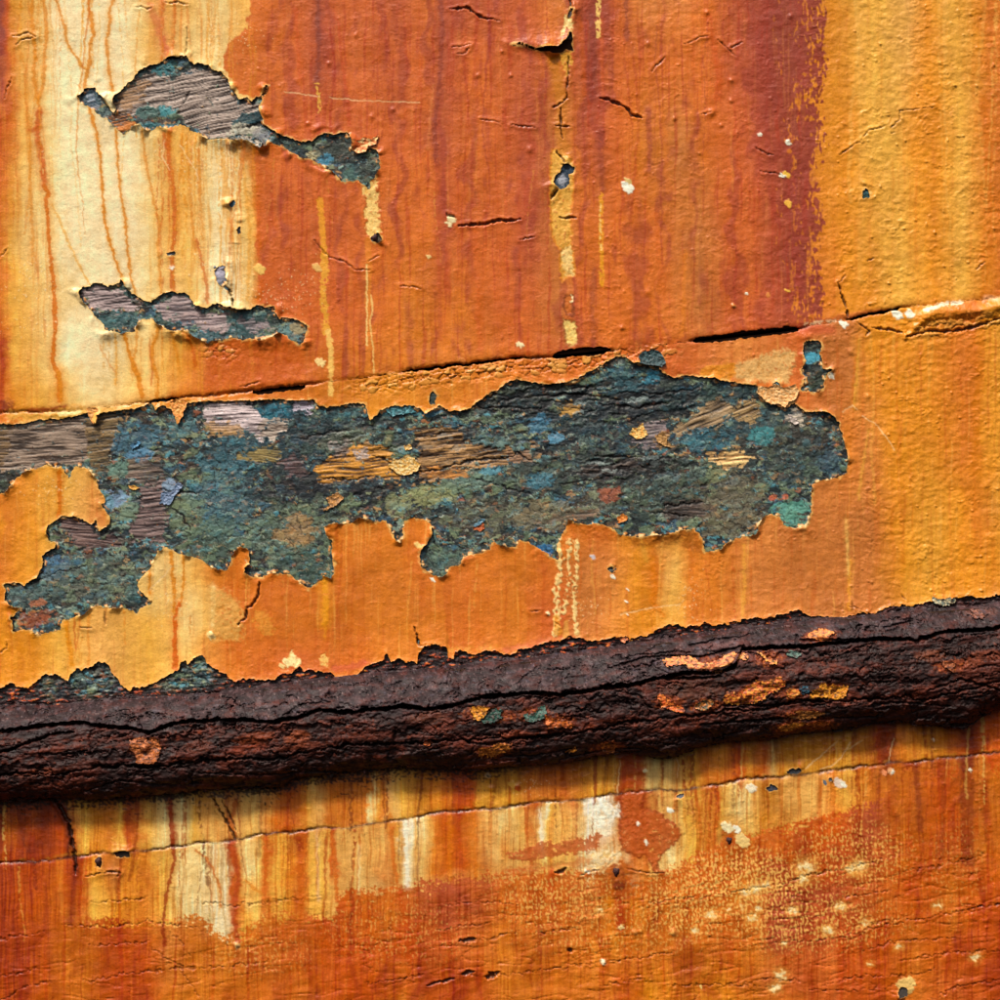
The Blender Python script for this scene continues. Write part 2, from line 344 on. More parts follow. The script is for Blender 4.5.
del cream, orange, right, middle, strip, lowcream, lowred, lowp, LOW

# height of the coat above the bare wood, in grid units
HC = np.full(X.shape, 2.1, f4)
GL = np.full(X.shape, 0.42, f4)                     # roughness
upper = Y < (RTOP + RBOT) / 2

# rain-washed rust: long vertical streaks
st = gn(X / 3.2 + 0.5 * J25x, Y / 150, 1) + 0.8 * gn(X / 8 + 0.5 * J25x, Y / 260, 2) + 0.4 * gn(X / 1.6, Y / 70, 3)
stm = smooth(0.25, 1.1, st + 0.25 * J25y)
amt = np.where(upper, 0.32, 0.75) * np.where(upper & (X > 60) & (X < 140), 0.35, 1.0)
PIG = mixc(PIG, PIG * np.array([0.86, 0.55, 0.32], f4), stm * amt)
stl = smooth(0.35, 1.1, -st + 0.2 * J8x)
PIG = mixc(PIG, np.minimum(PIG * np.array([1.12, 1.25, 1.35], f4) + 0.012, 0.9), stl * np.where(upper, 0.35, 0.5))
zone_y = zone
thin = gn(X / 1.7 + .8 * J25x, Y / 55, 7) + .6 * gn(X / 4.2 + .8 * J25x, Y / 90, 8)
lowz = (~upper).astype(f4)
PIG = mixc(PIG, PIG * np.array([.72, .50, .30], f4), smooth(.2, .8, thin) * lowz * .85)
PIG = mixc(PIG, np.minimum(PIG * np.array([1.2, 1.42, 1.5], f4), .85), smooth(.15, .8, -thin) * lowz * .75)
farl = smooth(90, 0, X) * lowz; PIG = mixc(PIG, PIG * np.array([.62, .5, .5], f4), farl * .6 * smooth(-.5, .4, thin))
big = gn(X / 17 + .8 * J25x, Y / 130, 9) + .5 * gn(X / 30, Y / 40, 10)
PIG = mixc(PIG, PIG * np.array([.68, .48, .34], f4), smooth(.0, .8, big) * lowz * .85 * smooth(-30, 60, dS2) * np.where((X > 150) & (X < 780) & (zone_y > Y), .35, 1))
cz = smooth(250, 275, X) * smooth(830, 790, X) * smooth(4, -4, dS1)
crs = gn(X / 2.4 + .6 * J25x, Y / 80, 11) + .7 * gn(X / 6 + .6 * J25x, Y / 150, 12)
PIG = mixc(PIG, np.broadcast_to(lin((168, 52, 32)), PIG.shape), smooth(.15, .95, crs) * cz * .50)
PIG = mixc(PIG, np.broadcast_to(lin((214, 128, 70)), PIG.shape), smooth(.35, 1.0, -crs) * cz * .30)
wide = gn(X / 14 + .8 * J25x, Y / 190, 14) + .5 * fbm(X / 12, Y / 30, 15, 3)
PIG = mixc(PIG, np.broadcast_to(lin((150, 58, 48)), PIG.shape), smooth(.05, .7, wide + .35 * np.exp(-((X - 780) / 40) ** 2)) * cz * .55)
yz = smooth(262, 250, X) * smooth(4, -4, dS1) * np.clip(smooth(135, 165, X) + smooth(62, 40, X), 0, 1)
PIG = mixc(PIG, np.broadcast_to(lin((222, 142, 50)), PIG.shape), smooth(.1, .9, crs) * yz * .6)
PIG = mixc(PIG, np.broadcast_to(lin((206, 100, 40)), PIG.shape), smooth(.4, 1.0, gn(X / 3, Y / 60, 5) + .4 * wide) * yz * .5)
mz = smooth(-4, 4, dS1) * upper
PIG = mixc(PIG, np.broadcast_to(lin((186, 84, 26)), PIG.shape), smooth(.25, 1.0, crs) * mz * .38)
PIG = mixc(PIG, np.broadcast_to(lin((238, 178, 96)), PIG.shape), smooth(.45, 1.0, -crs) * mz * .32)
mot = fbm(X / 10, Y / 12, 8, 4, .6)
PIG = PIG * (1 + .16 * mot[..., None] * np.array([.9, 1.2, 1.4], f4))
# blotches
bl = fbm(X / 45, Y / 70, 4, 5)
PIG = PIG * (1 + 0.16 * bl[..., None] * np.array([1, 1.2, 1.3], f4))
fine = gn(X / 2.0, Y / 1.8, 5) * 0.6 + gn(X / 4.5, Y / 3.6, 6) * 0.6
PIG = PIG * (1 + 0.10 * fine[..., None])


# ---- marks drawn on the coat
def paint_poly(pts, c, a=1.0, soft=1.0, j3=1.2, j8=1.2, dh=0.0, rim=None, gl=None):
    sl, sd_ = poly(pts, 10, j3, j8)
    nb_ = gn(X[sl] / 4.5, Y[sl] / 6, 6) + .6 * gn(X[sl] / 1.9, Y[sl] / 2.2, 7)
    m = smooth(-soft, soft, sd_ + 1.5 * nb_) * a * (1 - .75 * smooth(.45, .75, nb_))
    cc = col(c) * (1 + 0.12 * fine[sl][..., None])
    cc = cc * (1 - np.array([.12, .28, .45], f4) * smooth(.0, .8, -nb_ + .5 * gn(X[sl] / 12, Y[sl] / 14, 8))[..., None])
    HC[sl] += .35 * nb_ * m
    PIG[sl] = PIG[sl] + (cc - PIG[sl]) * m[..., None]
    HC[sl] += dh * m
    if rim: PIG[sl] = mixc(PIG[sl], np.broadcast_to(col(rim), PIG[sl].shape), np.exp(-(sd_ / 1.1) ** 2) * 0.8)
    if gl is not None: GL[sl] += (gl - GL[sl]) * m


def stroke(pts, w, c, a=1.0, soft=0.9, j3=0.7, j8=0.6, dh=0.0, taper=False, broken=0.0, mult=False):
    pts = P(pts) if isinstance(pts, str) else pts
    xs = [p[0] for p in pts]; ys = [p[1] for p in pts]
    pad = w + soft * 2 + 4
    sl = win(min(xs) - pad, min(ys) - pad, max(xs) + pad, max(ys) + pad)
    px, py = warped(sl, j3, j8)
    d, t = seg_dist(px, py, pts)
    ww = w / 2 * (1 + 0.35 * gn(Y[sl] / 11, X[sl] / 40 + 3, 7))
    if taper: ww = ww * (1 - 0.75 * t)
    m = smooth(soft, -soft, d - ww) * a
    if broken: m = m * smooth(-0.1, 0.25, gn(X[sl] / 3, Y[sl] / 4, 8) + 0.5 * gn(X[sl] / 9, Y[sl] / 12, 9) + broken)
    if mult:
        PIG[sl] = mixc(PIG[sl], PIG[sl] * col(c) * 1.0, m)
    else:
        PIG[sl] = PIG[sl] + (col(c) * (1 + 0.15 * fine[sl][..., None]) - PIG[sl]) * m[..., None]
    HC[sl] += dh * m


RUN = (214, 132, 34); RUNR = (198, 92, 18); RUNL = (224, 152, 56)
for pts, w, c, a in [
    ('33,0 32,20 33,33 35,45 36,55 34,70 35,85 38,98 40,112', 4, RUN, .85),
    ('40,112 38,125 38,135 41,150 43,165 45,185', 6, RUNR, .9),
    ('45,185 49,193 46,200 48,215 49,235 52,265 54,285 55,310 56,325 54,345 53,360 57,372 60,385 60,402', 4.2, (208, 112, 24), .95),
    ('58,372 61,380 62,400', 4, RUN, .9),
    ('42,-5 46,12 47,35 45,55 44,75 43,90 39,100', 4, RUN, .8),
    ('22,-5 20,15 21,40', 3, RUNL, .7),
    ('18,45 22,55 26,70 26,90 27,105 29,120 30,135 31,160 31,190 33,230 33,265', 3, RUN, .6),
    ('30,130 34,131 38,126', 3, RUNR, .7),
    ('55,-5 60,12 65,27 67,43 75,55 82,66 87,70', 2.2, RUN, .85),
    ('90,-5 89,10 93,25 94,35 91,43 90,60 89,68 86,77 85,88', 3.6, RUN, .9),
    ('90,108 95,125 99,145 101,165 103,190 104,205 105,220 110,240 115,258 121,275 124,283', 2.8, RUN, .95),
    ('115,-5 110,10 110,25 107,40 108,55 110,75 113,90', 3, RUN, .85),
    ('116,130 118,160 120,185 123,205 126,220 127,240 129,260 131,278 136,294', 2.4, RUN, .9),
    ('143,130 145,155 150,180 155,205 160,225 158,245 160,262 161,292', 2.6, RUN, .7),
    ('171,128 168,145 170,165 173,185 175,205 175,235 172,255 173,290', 4.5, RUNR, .8),
    ('164,134 166,150', 3, RUNR, .7),
    ('150,5 158,28 166,50', 7, (205, 104, 62), .55), ('163,0 161,30 168,56', 5, (204, 98, 60), .55), ('175,0 172,50', 3, (214, 130, 50), .6),
    ('187,135 189,170 190,200 196,250', 2.4, RUN, .6), ('199,150 200,180 203,240', 2, RUN, .6),
    ('197,240 202,262 207,285 208,303', 3, RUNR, .7), ('222,150 228,190 232,240', 4, RUNL, .5), ('243,160 250,230 248,300', 3, RUNL, .6),
    ('258,140 258,200 259,255', 3, (208, 100, 34), .75), ('262,280 260,300', 4, RUNR, .7),
    ('52,205 60,220 70,245 82,270 90,285', 1.8, RUNL, .6),
    ('125,334 130,355 138,375 143,397', 4, RUN, .95), ('137,322 137,345 134,360 138,378', 2.6, RUN, .7),
    ('160,322 158,335 152,348 153,362 158,380 158,400', 3.4, RUN, .85), ('172,332 176,350 180,372', 3, RUN, .7),
    ('188,333 193,350 196,366', 3, RUNR, .7), ('116,335 117,370 116,385', 2, RUNL, .7),
    ('100,345 110,365 116,372', 1.4, RUNR, .5),
    ('60,472 60,500 59,517', 4, (206, 112, 24), .95), ('150,568 150,592', 3, RUN, .9),
    ('171,552 173,575 175,595 174,607', 3.4, RUN, .9), ('184,556 184,585 181,603', 2.6, RUN, .85),
    ('180,604 176,612 175,640 176,668', 4.6, (206, 96, 20), .95), ('173,606 174,612', 3, RUN, .9),
    ('66,620 70,645 73,665', 4.5, (218, 138, 34), .95), ('20,640 22,680', 5, RUN, .6), ('32,635 34,675', 3, RUN, .6),
    ('325,580 326,600 325,622', 6.5, (226, 148, 40), .95), ('326,622 325,636', 3, (222, 140, 40), .6),
    ('652,560 655,590 652,600 663,615', 5, (214, 118, 24), .7), ('641,540 646,560', 5, (212, 150, 60), .6),
    ('850,560 848,610', 2.6, (226, 150, 56), .7), ('858,340 856,380 853,410', 2, (224, 160, 66), .7), ('905,590 908,560 915,540', 3, (222, 150, 50), .6),
    ('846,520 848,575', 2, (234, 186, 110), .6), ('744,545 744,590 742,615', 3, (228, 160, 70), .6), ('868,430 862,470 858,500', 2.2, (222, 158, 70), .6),
    # purple and red runs in the orange zone
    ('440,-5 443,30 441,55 439,90 436,110 434,130 437,165', 4.5, 'U', .5), ('437,165 440,200 438,240 440,300 440,340', 4, (180, 78, 44), .4),
    ('434,85 431,110 428,150', 2, (214, 126, 74), .5),
    ('318,-5 318,25 319,45 318,70 316,90', 5, (120, 56, 50), .6), ('316,90 318,110 319,140', 4, (176, 66, 44), .6),
    ('338,20 341,50 346,90 350,125', 3, (190, 76, 40), .6), ('352,0 354,60 355,140', 2.4, (214, 110, 66), .4), ('296,10 300,80', 3, (204, 88, 42), .5),
    ('590,15 592,60 590,100', 9, 'U', .4), ('606,0 610,60 612,100', 6, (152, 68, 52), .5), ('626,-5 627,40', 4, 'U', .5), ('600,20 602,60 603,100', 3, (204, 96, 48), .5),
    ('648,110 650,145 649,170', 5, (152, 66, 50), .65), ('601,130 601,160 603,190', 5, 'U', .45), ('594,270 592,300 594,345', 5, 'U', .4),
    ('708,16 711,35 716,60 719,78 717,98', 6, (196, 84, 30), .7), ('705,80 704,120', 4, (214, 116, 62), .3),
    ('660,110 665,150 668,190', 6, (212, 116, 44), .5), ('655,215 660,260 664,300', 7, (210, 104, 40), .5), ('685,255 682,335', 4, (218, 124, 46), .6),
    ('475,230 478,300 480,350', 5, (206, 96, 40), .5), ('400,20 396,80 400,180', 3, (212, 110, 60), .35), ('485,110 490,160', 4, (176, 78, 50), .4),
    ('860,0 862,150 860,280', 6, (228, 164, 76), .4), ('935,100 932,250', 6, (212, 130, 40), .5), ('985,100 988,200 984,300', 8, (204, 110, 28), .5), ('980,340 976,400 975,470', 8, (206, 116, 26), .6),
    # lower planks
    ('172,798 170,820 173,840 175,860 170,880 166,900 163,925 165,945', 3.2, (150, 52, 14), .85),
    ('52,796 62,815 70,832 75,850 77,870', 5, (96, 34, 18), .7), ('77,868 74,890 72,920', 5, (130, 46, 30), .55),
    ('22,800 24,830 30,850', 9, (96, 34, 16), .5), ('45,800 40,840', 12, (120, 42, 16), .45), ('128,800 132,830', 9, (140, 54, 22), .5),
    ('232,842 236,862 239,878 236,895 234,920 238,940', 5.5, (176, 72, 34), .85), ('236,800 234,812 230,820 236,835', 4, (176, 78, 24), .7),
    ('196,850 206,856 213,870 220,885 221,906', 2.2, (200, 108, 36), .8), ('246,880 254,888 262,892', 3, (214, 130, 40), .7),
    ('266,842 266,870 264,912', 4, (206, 104, 36), .7), ('301,838 301,870 302,918', 6, (200, 98, 30), .75), ('298,838 300,848', 7, (150, 52, 16), .8),
    ('333,838 336,870 337,900', 4, (202, 100, 34), .8), ('384,785 386,805 390,818', 5, (206, 116, 34), .8), ('392,828 394,862 398,885', 4, (206, 104, 36), .7), ('388,760 388,780', 3, (206, 120, 50), .7),
    ('400,892 406,920 410,960', 5, (196, 78, 24), .6), ('450,812 450,878', 5, (220, 122, 30), .5), ('474,812 476,875', 4, (216, 116, 30), .5),
    ('552,870 549,885 556,908', 4, (200, 84, 34), .7), ('619,880 618,900 620,925', 9, (204, 84, 16), .8), ('612,890 611,905', 6, (222, 140, 30), .6),
    ('612,864 618,870 622,872', 22, (196, 84, 20), .8), ('620,880 619,900 622,925', 8, (168, 62, 14), .8), ('613,874 618,868 624,866', 9, (60, 26, 26), .85), ('617,880 619,892', 8, (84, 34, 28), .7), ('724,832 730,836 734,846', 8, (70, 36, 26), .8), ('731,848 734,862', 7, (150, 50, 24), .7),
    ('240,146 250,150 258,158', 10, (160, 78, 24), .6), ('246,155 252,170 256,200', 5, (196, 106, 30), .6),  # shadowed fold under the upper-left loss, painted in with its orange stain
    ('616,862 618,876 620,886', 20, (214, 104, 26), .5), ('617,870 619,882', 13, (120, 50, 34), .8), ('728,834 731,848', 14, (206, 110, 34), .7), ('729,838 732,850', 8, (96, 50, 30), .7),
    ('730,835 733,850 736,862', 7, (196, 88, 22), .7), ('722,850 726,930', 8, (206, 100, 30), .45), ('743,770 741,785', 5, 'X', .6),
    ('915,765 917,790 920,830', 6, (120, 40, 22), .6), ('942,765 943,800 941,860', 5, (140, 50, 24), .55), ('966,760 966,800 968,860', 14, (120, 40, 24), .55),
    ('984,780 985,840', 4, (150, 56, 22), .5), ('888,735 886,770', 10, (120, 40, 16), .7), ('968,730 970,755', 10, (130, 46, 22), .6), ('635,760 634,805', 14, (160, 70, 22), .6),
    ('540,810 542,850', 2.5, (250, 236, 200), .6), ('406,830 407,860 408,885', 4, (250, 238, 208), .7), ('359,845 359,890', 2, (246, 220, 160), .7),
    ('213,588 213,625', 3.6, (248, 226, 170), .8), ('317,830 318,865 319,900', 2, (232, 180, 130), .7),
]:
    if w > 1.5: stroke(pts, w * 2.6, c, a * .28, soft=2.6, j3=1.1, j8=1.2)
    stroke(pts, w, c, a, soft=.75 if w < 5 else 1.8, j3=1.1, j8=1.0, dh=0.12, broken=.75 if w > 4.4 else 0)

# fine rain runs: each starts at a loss, a seam or the strake and wanders down
rr = np.random.RandomState(21)
def runs(n, x0, x1, ysrc, l0, l1, cols, w0, w1, a0, a1, br=0.3):
    for _ in range(n):
        x = rr.uniform(x0, x1); y = ysrc(x) + rr.uniform(-1, 4); L = rr.uniform(l0, l1)
        pts = [(x, y)]; yy = 0; dx = 0
        while yy < L:
            st_ = rr.uniform(7, 14); yy += st_; dx = .6 * dx + rr.uniform(-1.2, 1.2); x += dx
            pts.append((x, y + yy))
        stroke(pts, rr.uniform(w0, w1), cols[rr.randint(len(cols))], rr.uniform(a0, a1), soft=.7, j3=.8, j8=.8, dh=.12, taper=rr.rand() < .7, broken=br if rr.rand() < .6 else 0)


S1 = lambda x: float(np.interp(x, AX, SEAM1[0])); S2 = lambda x: float(np.interp(x, AX, SEAM2[0]))
RBf = lambda x: float(np.interp(x, AX, RBOT[0])) - 2
runs(30, 10, 250, lambda x: -5, 40, 260, [(218, 138, 38), (208, 112, 26), (226, 156, 60)], .9, 2.4, .35, .8)
runs(34, 150, 256, lambda x: 135, 60, 200, [(218, 138, 38), (204, 104, 26), (226, 156, 60)], .9, 2.6, .35, .8)
runs(12, 100, 235, lambda x: 335, 20, 60, [(214, 130, 36), (196, 96, 26)], .9, 2.6, .4, .85)
runs(26, 262, 720, lambda x: rr.uniform(-5, 60), 60, 240, [(160, 48, 30), (176, 66, 36), (150, 52, 44)], .9, 2.8, .25, .6)
runs(14, 262, 830, lambda x: rr.uniform(60, 260), 30, 110, [(216, 130, 64), (176, 66, 36), (222, 150, 70)], .8, 2.0, .3, .6)
runs(12, 835, 1000, lambda x: -5, 80, 300, [(206, 112, 30), (236, 178, 92)], 1.2, 4.0, .2, .45)
runs(12, 850, 1000, lambda x: S1(x) + 16, 60, 240, [(206, 112, 30), (232, 168, 80)], 1.2, 4.0, .2, .45)
runs(22, 200, 760, lambda x: 548 + rr.uniform(-12, 20), 30, 90, [(186, 84, 26), (232, 168, 84), (200, 98, 30)], .9, 2.6, .3, .6)
runs(10, 0, 200, lambda x: 612, 20, 70, [(212, 126, 34), (196, 96, 24)], 1, 3, .4, .8)
runs(60, -10, 1000, RBf, 16, 90, [(140, 48, 12), (112, 40, 14), (164, 66, 20), (228, 180, 104)], 1.0, 4.5, .35, .8)
runs(70, -10, 1000, lambda x: S2(x) + 1, 20, 130, [(158, 56, 14), (190, 88, 26), (130, 44, 18), (226, 160, 84)], 1.0, 3.6, .3, .75)
runs(24, -10, 1000, lambda x: rr.uniform(900, 960), 30, 90, [(150, 52, 18), (206, 110, 40)], 1.0, 4.0, .25, .55)
# worn places where the cream undercoat shows through the orange
paint_poly(P('735,365 755,358 775,351 792,349 796,358 792,370 788,383 775,383 760,381 745,381 735,378'), (224, 178, 120), .9, 2.5, 2.5, 3)
paint_poly(P('700,372 705,366 733,363 736,372 730,380 700,377'), (226, 146, 50), .85, 1.0)
paint_poly(P('552,150 562,150 570,158 574,166 573,200 570,215 572,235 571,245 574,262 575,275 566,278 562,283 560,265 560,250 555,242 551,228 550,210 550,175'), (228, 172, 84), .95, .8, dh=-.5, rim=(216, 130, 40))
paint_poly(P('560,248 571,246 574,275 566,276 562,262'), 'C', .8, 1, dh=-.2)
paint_poly(P('563,320 575,322 578,335 577,343 570,347 566,343'), (240, 205, 130), 1, .7, dh=-.6, rim=(150, 70, 30))
paint_poly(P('565,296 574,296 575,302 572,303 574,315 566,315 563,305'), (200, 110, 50), .8, 1, dh=-.4, rim=(120, 56, 30))
paint_poly(P('570,295 574,300 574,303 571,302'), 'K', 1, .5)
paint_poly(P('565,16 573,20 572,28 566,28 563,36 560,36 563,26'), (244, 214, 150), .95, .7, dh=-.4)
paint_poly(P('560,55 571,50 572,62 569,74 565,78 562,68'), (214, 160, 64), .8, 1.2, 3, 1.5, dh=-.6)
stroke('551,50 556,75 561,98', 12, (196, 118, 30), .8, 4); stroke('562,104 560,130 564,150', 11, (208, 128, 52), .8, 3); stroke('580,20 583,60 584,95', 5, (190, 86, 26), .6, 2)
paint_poly(P('361,188 370,185 377,178 379,200 380,215 382,235 372,243 366,232 364,215 366,200'), (238, 200, 130), .95, .8, 3, 2, dh=-.5, rim=(190, 100, 40))
stroke('368,240 369,262 368,300 369,335 368,372', 6, (222, 130, 50), .8, 1); stroke('367,265 367,300 367,345', 1.6, (244, 206, 140), .9, .6); stroke('371,295 373,310 370,320 373,350 374,372', 1.5, (240, 200, 130), .8, .6)
stroke('320,200 322,225 324,248 325,262', 6, (226, 150, 50), .95, 1, 1.6); stroke('324,256 325,275 323,290 325,312 326,332', 7, (228, 160, 62), .95, 1, 1.8, broken=.5)
stroke('328,332 331,350 331,372 331,395', 5, (240, 190, 110), .95, 1, 1.6); stroke('318,85 319,100 319,112', 4, (228, 170, 80), .9, .8, 2, broken=.2)
stroke('599,-5 598,15 598,36', 4.5, (240, 196, 120), .95, .7, 1.2, broken=.5); stroke('601,195 601,225 601,250 602,285', 4.5, (228, 152, 44), .95, .8, 1.4, broken=.5); stroke('600,205 601,250', 2, (244, 206, 140), .8, .6, broken=.1)
stroke('560,520 558,545 561,560 559,575 556,590 557,615 555,634', 6, 'C', .95, .7, 2.2, 1.5, dh=.5, broken=.35)
stroke('570,540 568,560 570,580 566,600 563,612', 4, 'C', .95, .7, 2.2, 1.5, dh=.5, broken=.2)
stroke('576,540 577,565 574,590 575,615 577,634', 3.6, 'C', .95, .7, 1.8, 1, dh=.5, broken=.4)
stroke('556,618 558,632', 7, (226, 150, 50), .7, 1); stroke('566,622 566,636', 5, (222, 160, 80), .7, 1)
paint_poly(P('283,660 288,656 291,650 294,652 296,658 302,659 301,664 296,667 292,665 288,669 285,664'), (244, 222, 160), 1, .7, 2, 1)
paint_poly(P('320,655 326,652 328,660 327,668 322,664'), (238, 196, 120), .9, .7, 2, 1)
paint_poly(P('596,322 600,318 606,322 600,330'), 'O', 0)
paint_poly(P('590,805 604,800 622,808 623,815 612,820 604,825 596,828 590,818'), 'W', .85, 2, 3, 3)
paint_poly(P('590,852 606,848 622,852 618,862 606,868 600,872 590,868'), 'K', .8, 2, 3, 3)
paint_poly(P('640,806 651,810 662,813 664,818 674,823 680,830 678,838 673,845 665,850 660,856 657,862 659,868 664,872 655,872 652,864 648,858 644,854 638,857 630,853 622,849 620,835 622,790 646,790'), (186, 88, 40), .92, .8, rim=(150, 62, 24), dh=.4)
paint_poly(P('503,850 515,851 530,845 545,841 560,842 575,838 595,834 600,834 598,846 590,852 570,853 550,857 530,861 512,860'), (184, 92, 48), .9, 1, 3.5, 2, dh=.2)
paint_poly(P('495,872 530,864 560,862 592,856 592,864 560,868 530,872'), (196, 112, 60), .6, 1.5, 3.5, 2)
paint_poly(P('600,868 620,858 640,862 652,872 640,878 600,884'), (206, 116, 40), .4, 3, 4, 3)
paint_poly(P('207,588 225,590 238,600 243,618 240,640 214,640 205,610'), (222, 170, 96), .8, 4, 3, 4)
paint_poly(P('254,610 268,612 275,632 262,636 256,622'), (222, 150, 66), .7, 2, 3, 4)
paint_poly(P('0,403 14,400 12,412 0,412'), (110, 28, 22), .7, 3, 3, 3); paint_poly(P('-30,340 8,338 7,362 -30,368'), (160, 50, 26), .6, 3, 3, 3)
stroke('30,411 50,410 66,407', 5, (150, 44, 14), .8, 1.5); stroke('2,40 3,70 0,100', 8, (150, 60, 48), .6, 3); stroke('4,60 10,90 3,110', 8, (206, 110, 50), .4, 3)
paint_poly(P('210,345 230,340 300,347 307,365 300,382 240,386 205,388'), (190, 88, 30), .65, 3, 3, 3)
paint_poly(P('628,530 660,531 690,527 700,535 704,552 690,552 680,540 650,546 632,545'), (166, 92, 34), .7, 3, 2, 3)
paint_poly(P('568,520 600,524 616,530 620,540 600,542 575,538'), (190, 100, 30), .6, 3, 2, 3)
stroke('10,414 25,418 45,416 62,412 80,408', 8, (226, 168, 80), .8, 2, 3, broken=.4); stroke('60,415 80,412', 3, (246, 226, 160), .9, 1)
stroke('440,657 450,650 470,649 495,646', 6, (222, 160, 70), .5, 2, 3, broken=.1)
stroke('335,668 350,667 365,663', 7, (206, 96, 66), .7, 2, 2); stroke('505,650 525,646 545,640', 6, (214, 112, 76), .7, 2, 2)
stroke('820,322 850,316 880,312', 5, (212, 110, 70), .6, 2); stroke('800,328 830,330', 10, (196, 80, 54), .6, 4)
stroke('925,310 945,304 960,303', 4, (250, 232, 196), .95, .8, 1.5, broken=.5, dh=.5); stroke('805,325 820,322 835,321', 3, (246, 216, 180), .7, .8, 1.5, broken=.3)
stroke('985,298 1006,300', 5, (246, 190, 150), .7, 2)
for x, y, r, c in [(897, 316, 5, 'W'), (909, 314, 4, 'W'), (843, 324, 4, 'W'), (627, 187, 6, 'W'), (628, 181, 4, (210, 180, 120)), (452, 220, 4, 'K'), (449, 224, 3, 'K'), (429, 257, 2.5, 'C'),
                   (320, 362, 4.5, 'C'), (317, 268, 4, (226, 176, 110)), (260, 270, 5, (234, 190, 110)), (520, 345, 2.6, 'K'), (462, 361, 3, 'E'), (831, 376, 3.5, 'W'), (786, 175, 3.5, (240, 190, 80)), (782, 176, 3, 'W'),
                   (788, 204, 3.6, (236, 180, 80)), (788, 143, 2, 'W'), (759, 135, 1.6, 'W'), (746, 294, 1.8, 'W'), (768, 295, 2.2, 'E'), (787, 291, 2.2, (236, 180, 80)), (733, 306, 2.4, (206, 130, 70)),
                   (211, 635, 4, 'C'), (282, 666, 3, 'C'), (418, 545, 3, (240, 200, 130)), (433, 580, 2.2, 'W'), (612, 577, 2, 'W'), (593, 557, 2.4, (200, 190, 190)), (627, 589, 1.4, 'W'), (627, 602, 1.6, 'W'), (628, 615, 1.4, 'W'),
                   (548, 614, 2, 'K'), (237, 945, 3.2, (236, 190, 140)), (188, 867, 2, 'C'), (587, 871, 2, 'W'), (890, 771, 3.5, (244, 180, 140)), (893, 771, 2.6, 'W'), (883, 772, 3, (240, 150, 110)), (838, 783, 5, (244, 214, 190)), (843, 784, 3, 'W'),
                   (970, 770, 2, 'W'), (933, 740, 1.6, 'W'), (751, 788, 5, (250, 230, 196)), (736, 829, 3.6, 'W'), (727, 828, 6, 'K'), (742, 840, 7, 'C'), (670, 810, 2.6, 'W'), (646, 842, 1.8, 'W'), (638, 823, 1.8, 'W'), (645, 770, 2.4, 'K'),
                   (488, 775, 3, (226, 190, 150)), (518, 788, 3, (196, 90, 40)), (512, 784, 3, 'F'), (603, 961, 2.6, 'W'), (673, 932, 4, 'E'), (621, 927, 2.2, 'K'), (635, 931, 3, 'E'), (905, 985, 8, (226, 190, 130)), (911, 981, 5, 'C'), (700, 986, 3, 'C'), (172, 268, 2, 'W')]:
    stroke([(x - r * .3, y - r * .3), (x + r * .3, y + r * .2)], r * 1.5, c, 1.0, .7, 1.6, 1.0, dh=.35)
# white glints low on the right, painted into the colour as worn cream spots
for x, y, r in [(755, 889, 9), (766, 885, 6), (745, 892, 6), (710, 914, 7), (752, 917, 6), (728, 908, 4), (758, 909, 4), (792, 910, 6), (741, 907, 4), (805, 868, 11), (802, 878, 7), (858, 866, 8), (850, 868, 6), (840, 906, 6), (865, 923, 6), (827, 930, 6),
                (937, 905, 5), (695, 930, 4), (784, 942, 4), (780, 975, 7), (775, 988, 6), (975, 957, 6), (898, 946, 4), (600, 910, 4), (870, 963, 3)]:
    stroke([(x - 1, y), (x + 1, y)], r * 2.0, (230, 164, 84), .6, r * .8, 2.5, 2.5)
    stroke([(x - r * .25, y), (x + r * .25, y - r * .1)], r * .8, (255, 240, 196), .95, r * .35, 2.5, 2.0, broken=.6)
# tool and rub scratches, pale hairlines
for s_ in ['330,98 360,101 400,102 420,103', '838,740 820,756 805,768', '850,742 841,757 832,765 820,769', '893,738 890,752 888,763', '842,412 852,405 857,410', '862,416 875,424 888,440 894,450', '620,614 650,608 680,604',
           '245,560 262,577 280,560', '150,590 165,575 172,566', '620,760 617,795', '676,757 679,765 677,778', '845,750 862,740', '285,92 320,97', '165,140 163,158 170,170', '180,145 188,158 196,170 199,180']:
    stroke(s_, 0.9, (246, 214, 170), .6, .6, 0.6, 0.8, dh=-.2)
# scuffs in the cream paint: many little white nicks
nick = gn((X + Y * .6) / 1.5, (Y - X * .7) / 5.0, 9)
zonek = np.zeros(X.shape, f4)
for cx, cy, rx, ry in [(190, 165, 25, 40), (40, 265, 45, 20), (90, 245, 25, 25), (35, 325, 50, 16), (95, 355, 50, 18), (200, 265, 35, 30), (160, 150, 20, 15), (60, 150, 30, 20), (120, 55, 20, 14), (265, 300, 45, 25), (300, 290, 35, 30), (40, 290, 50, 20), (240, 40, 25, 20),
                       (215, 40, 18, 40), (195, 300, 20, 15), (530, 786, 25, 14), (170, 600, 30, 30), (60, 490, 40, 20), (590, 610, 30, 20), (690, 600, 20, 40), (960, 600, 40, 8)]:
    zonek = np.maximum(zonek, np.exp(-(((X - cx) / rx) ** 2 + ((Y - cy) / ry) ** 2)))
nm = smooth(0.74, 0.9, nick * 0.85 + zonek * 0.36) * (zonek > .15)
PIG = mixc(PIG, np.broadcast_to(col((250, 226, 180)), PIG.shape), nm * .55); HC += nm * .3
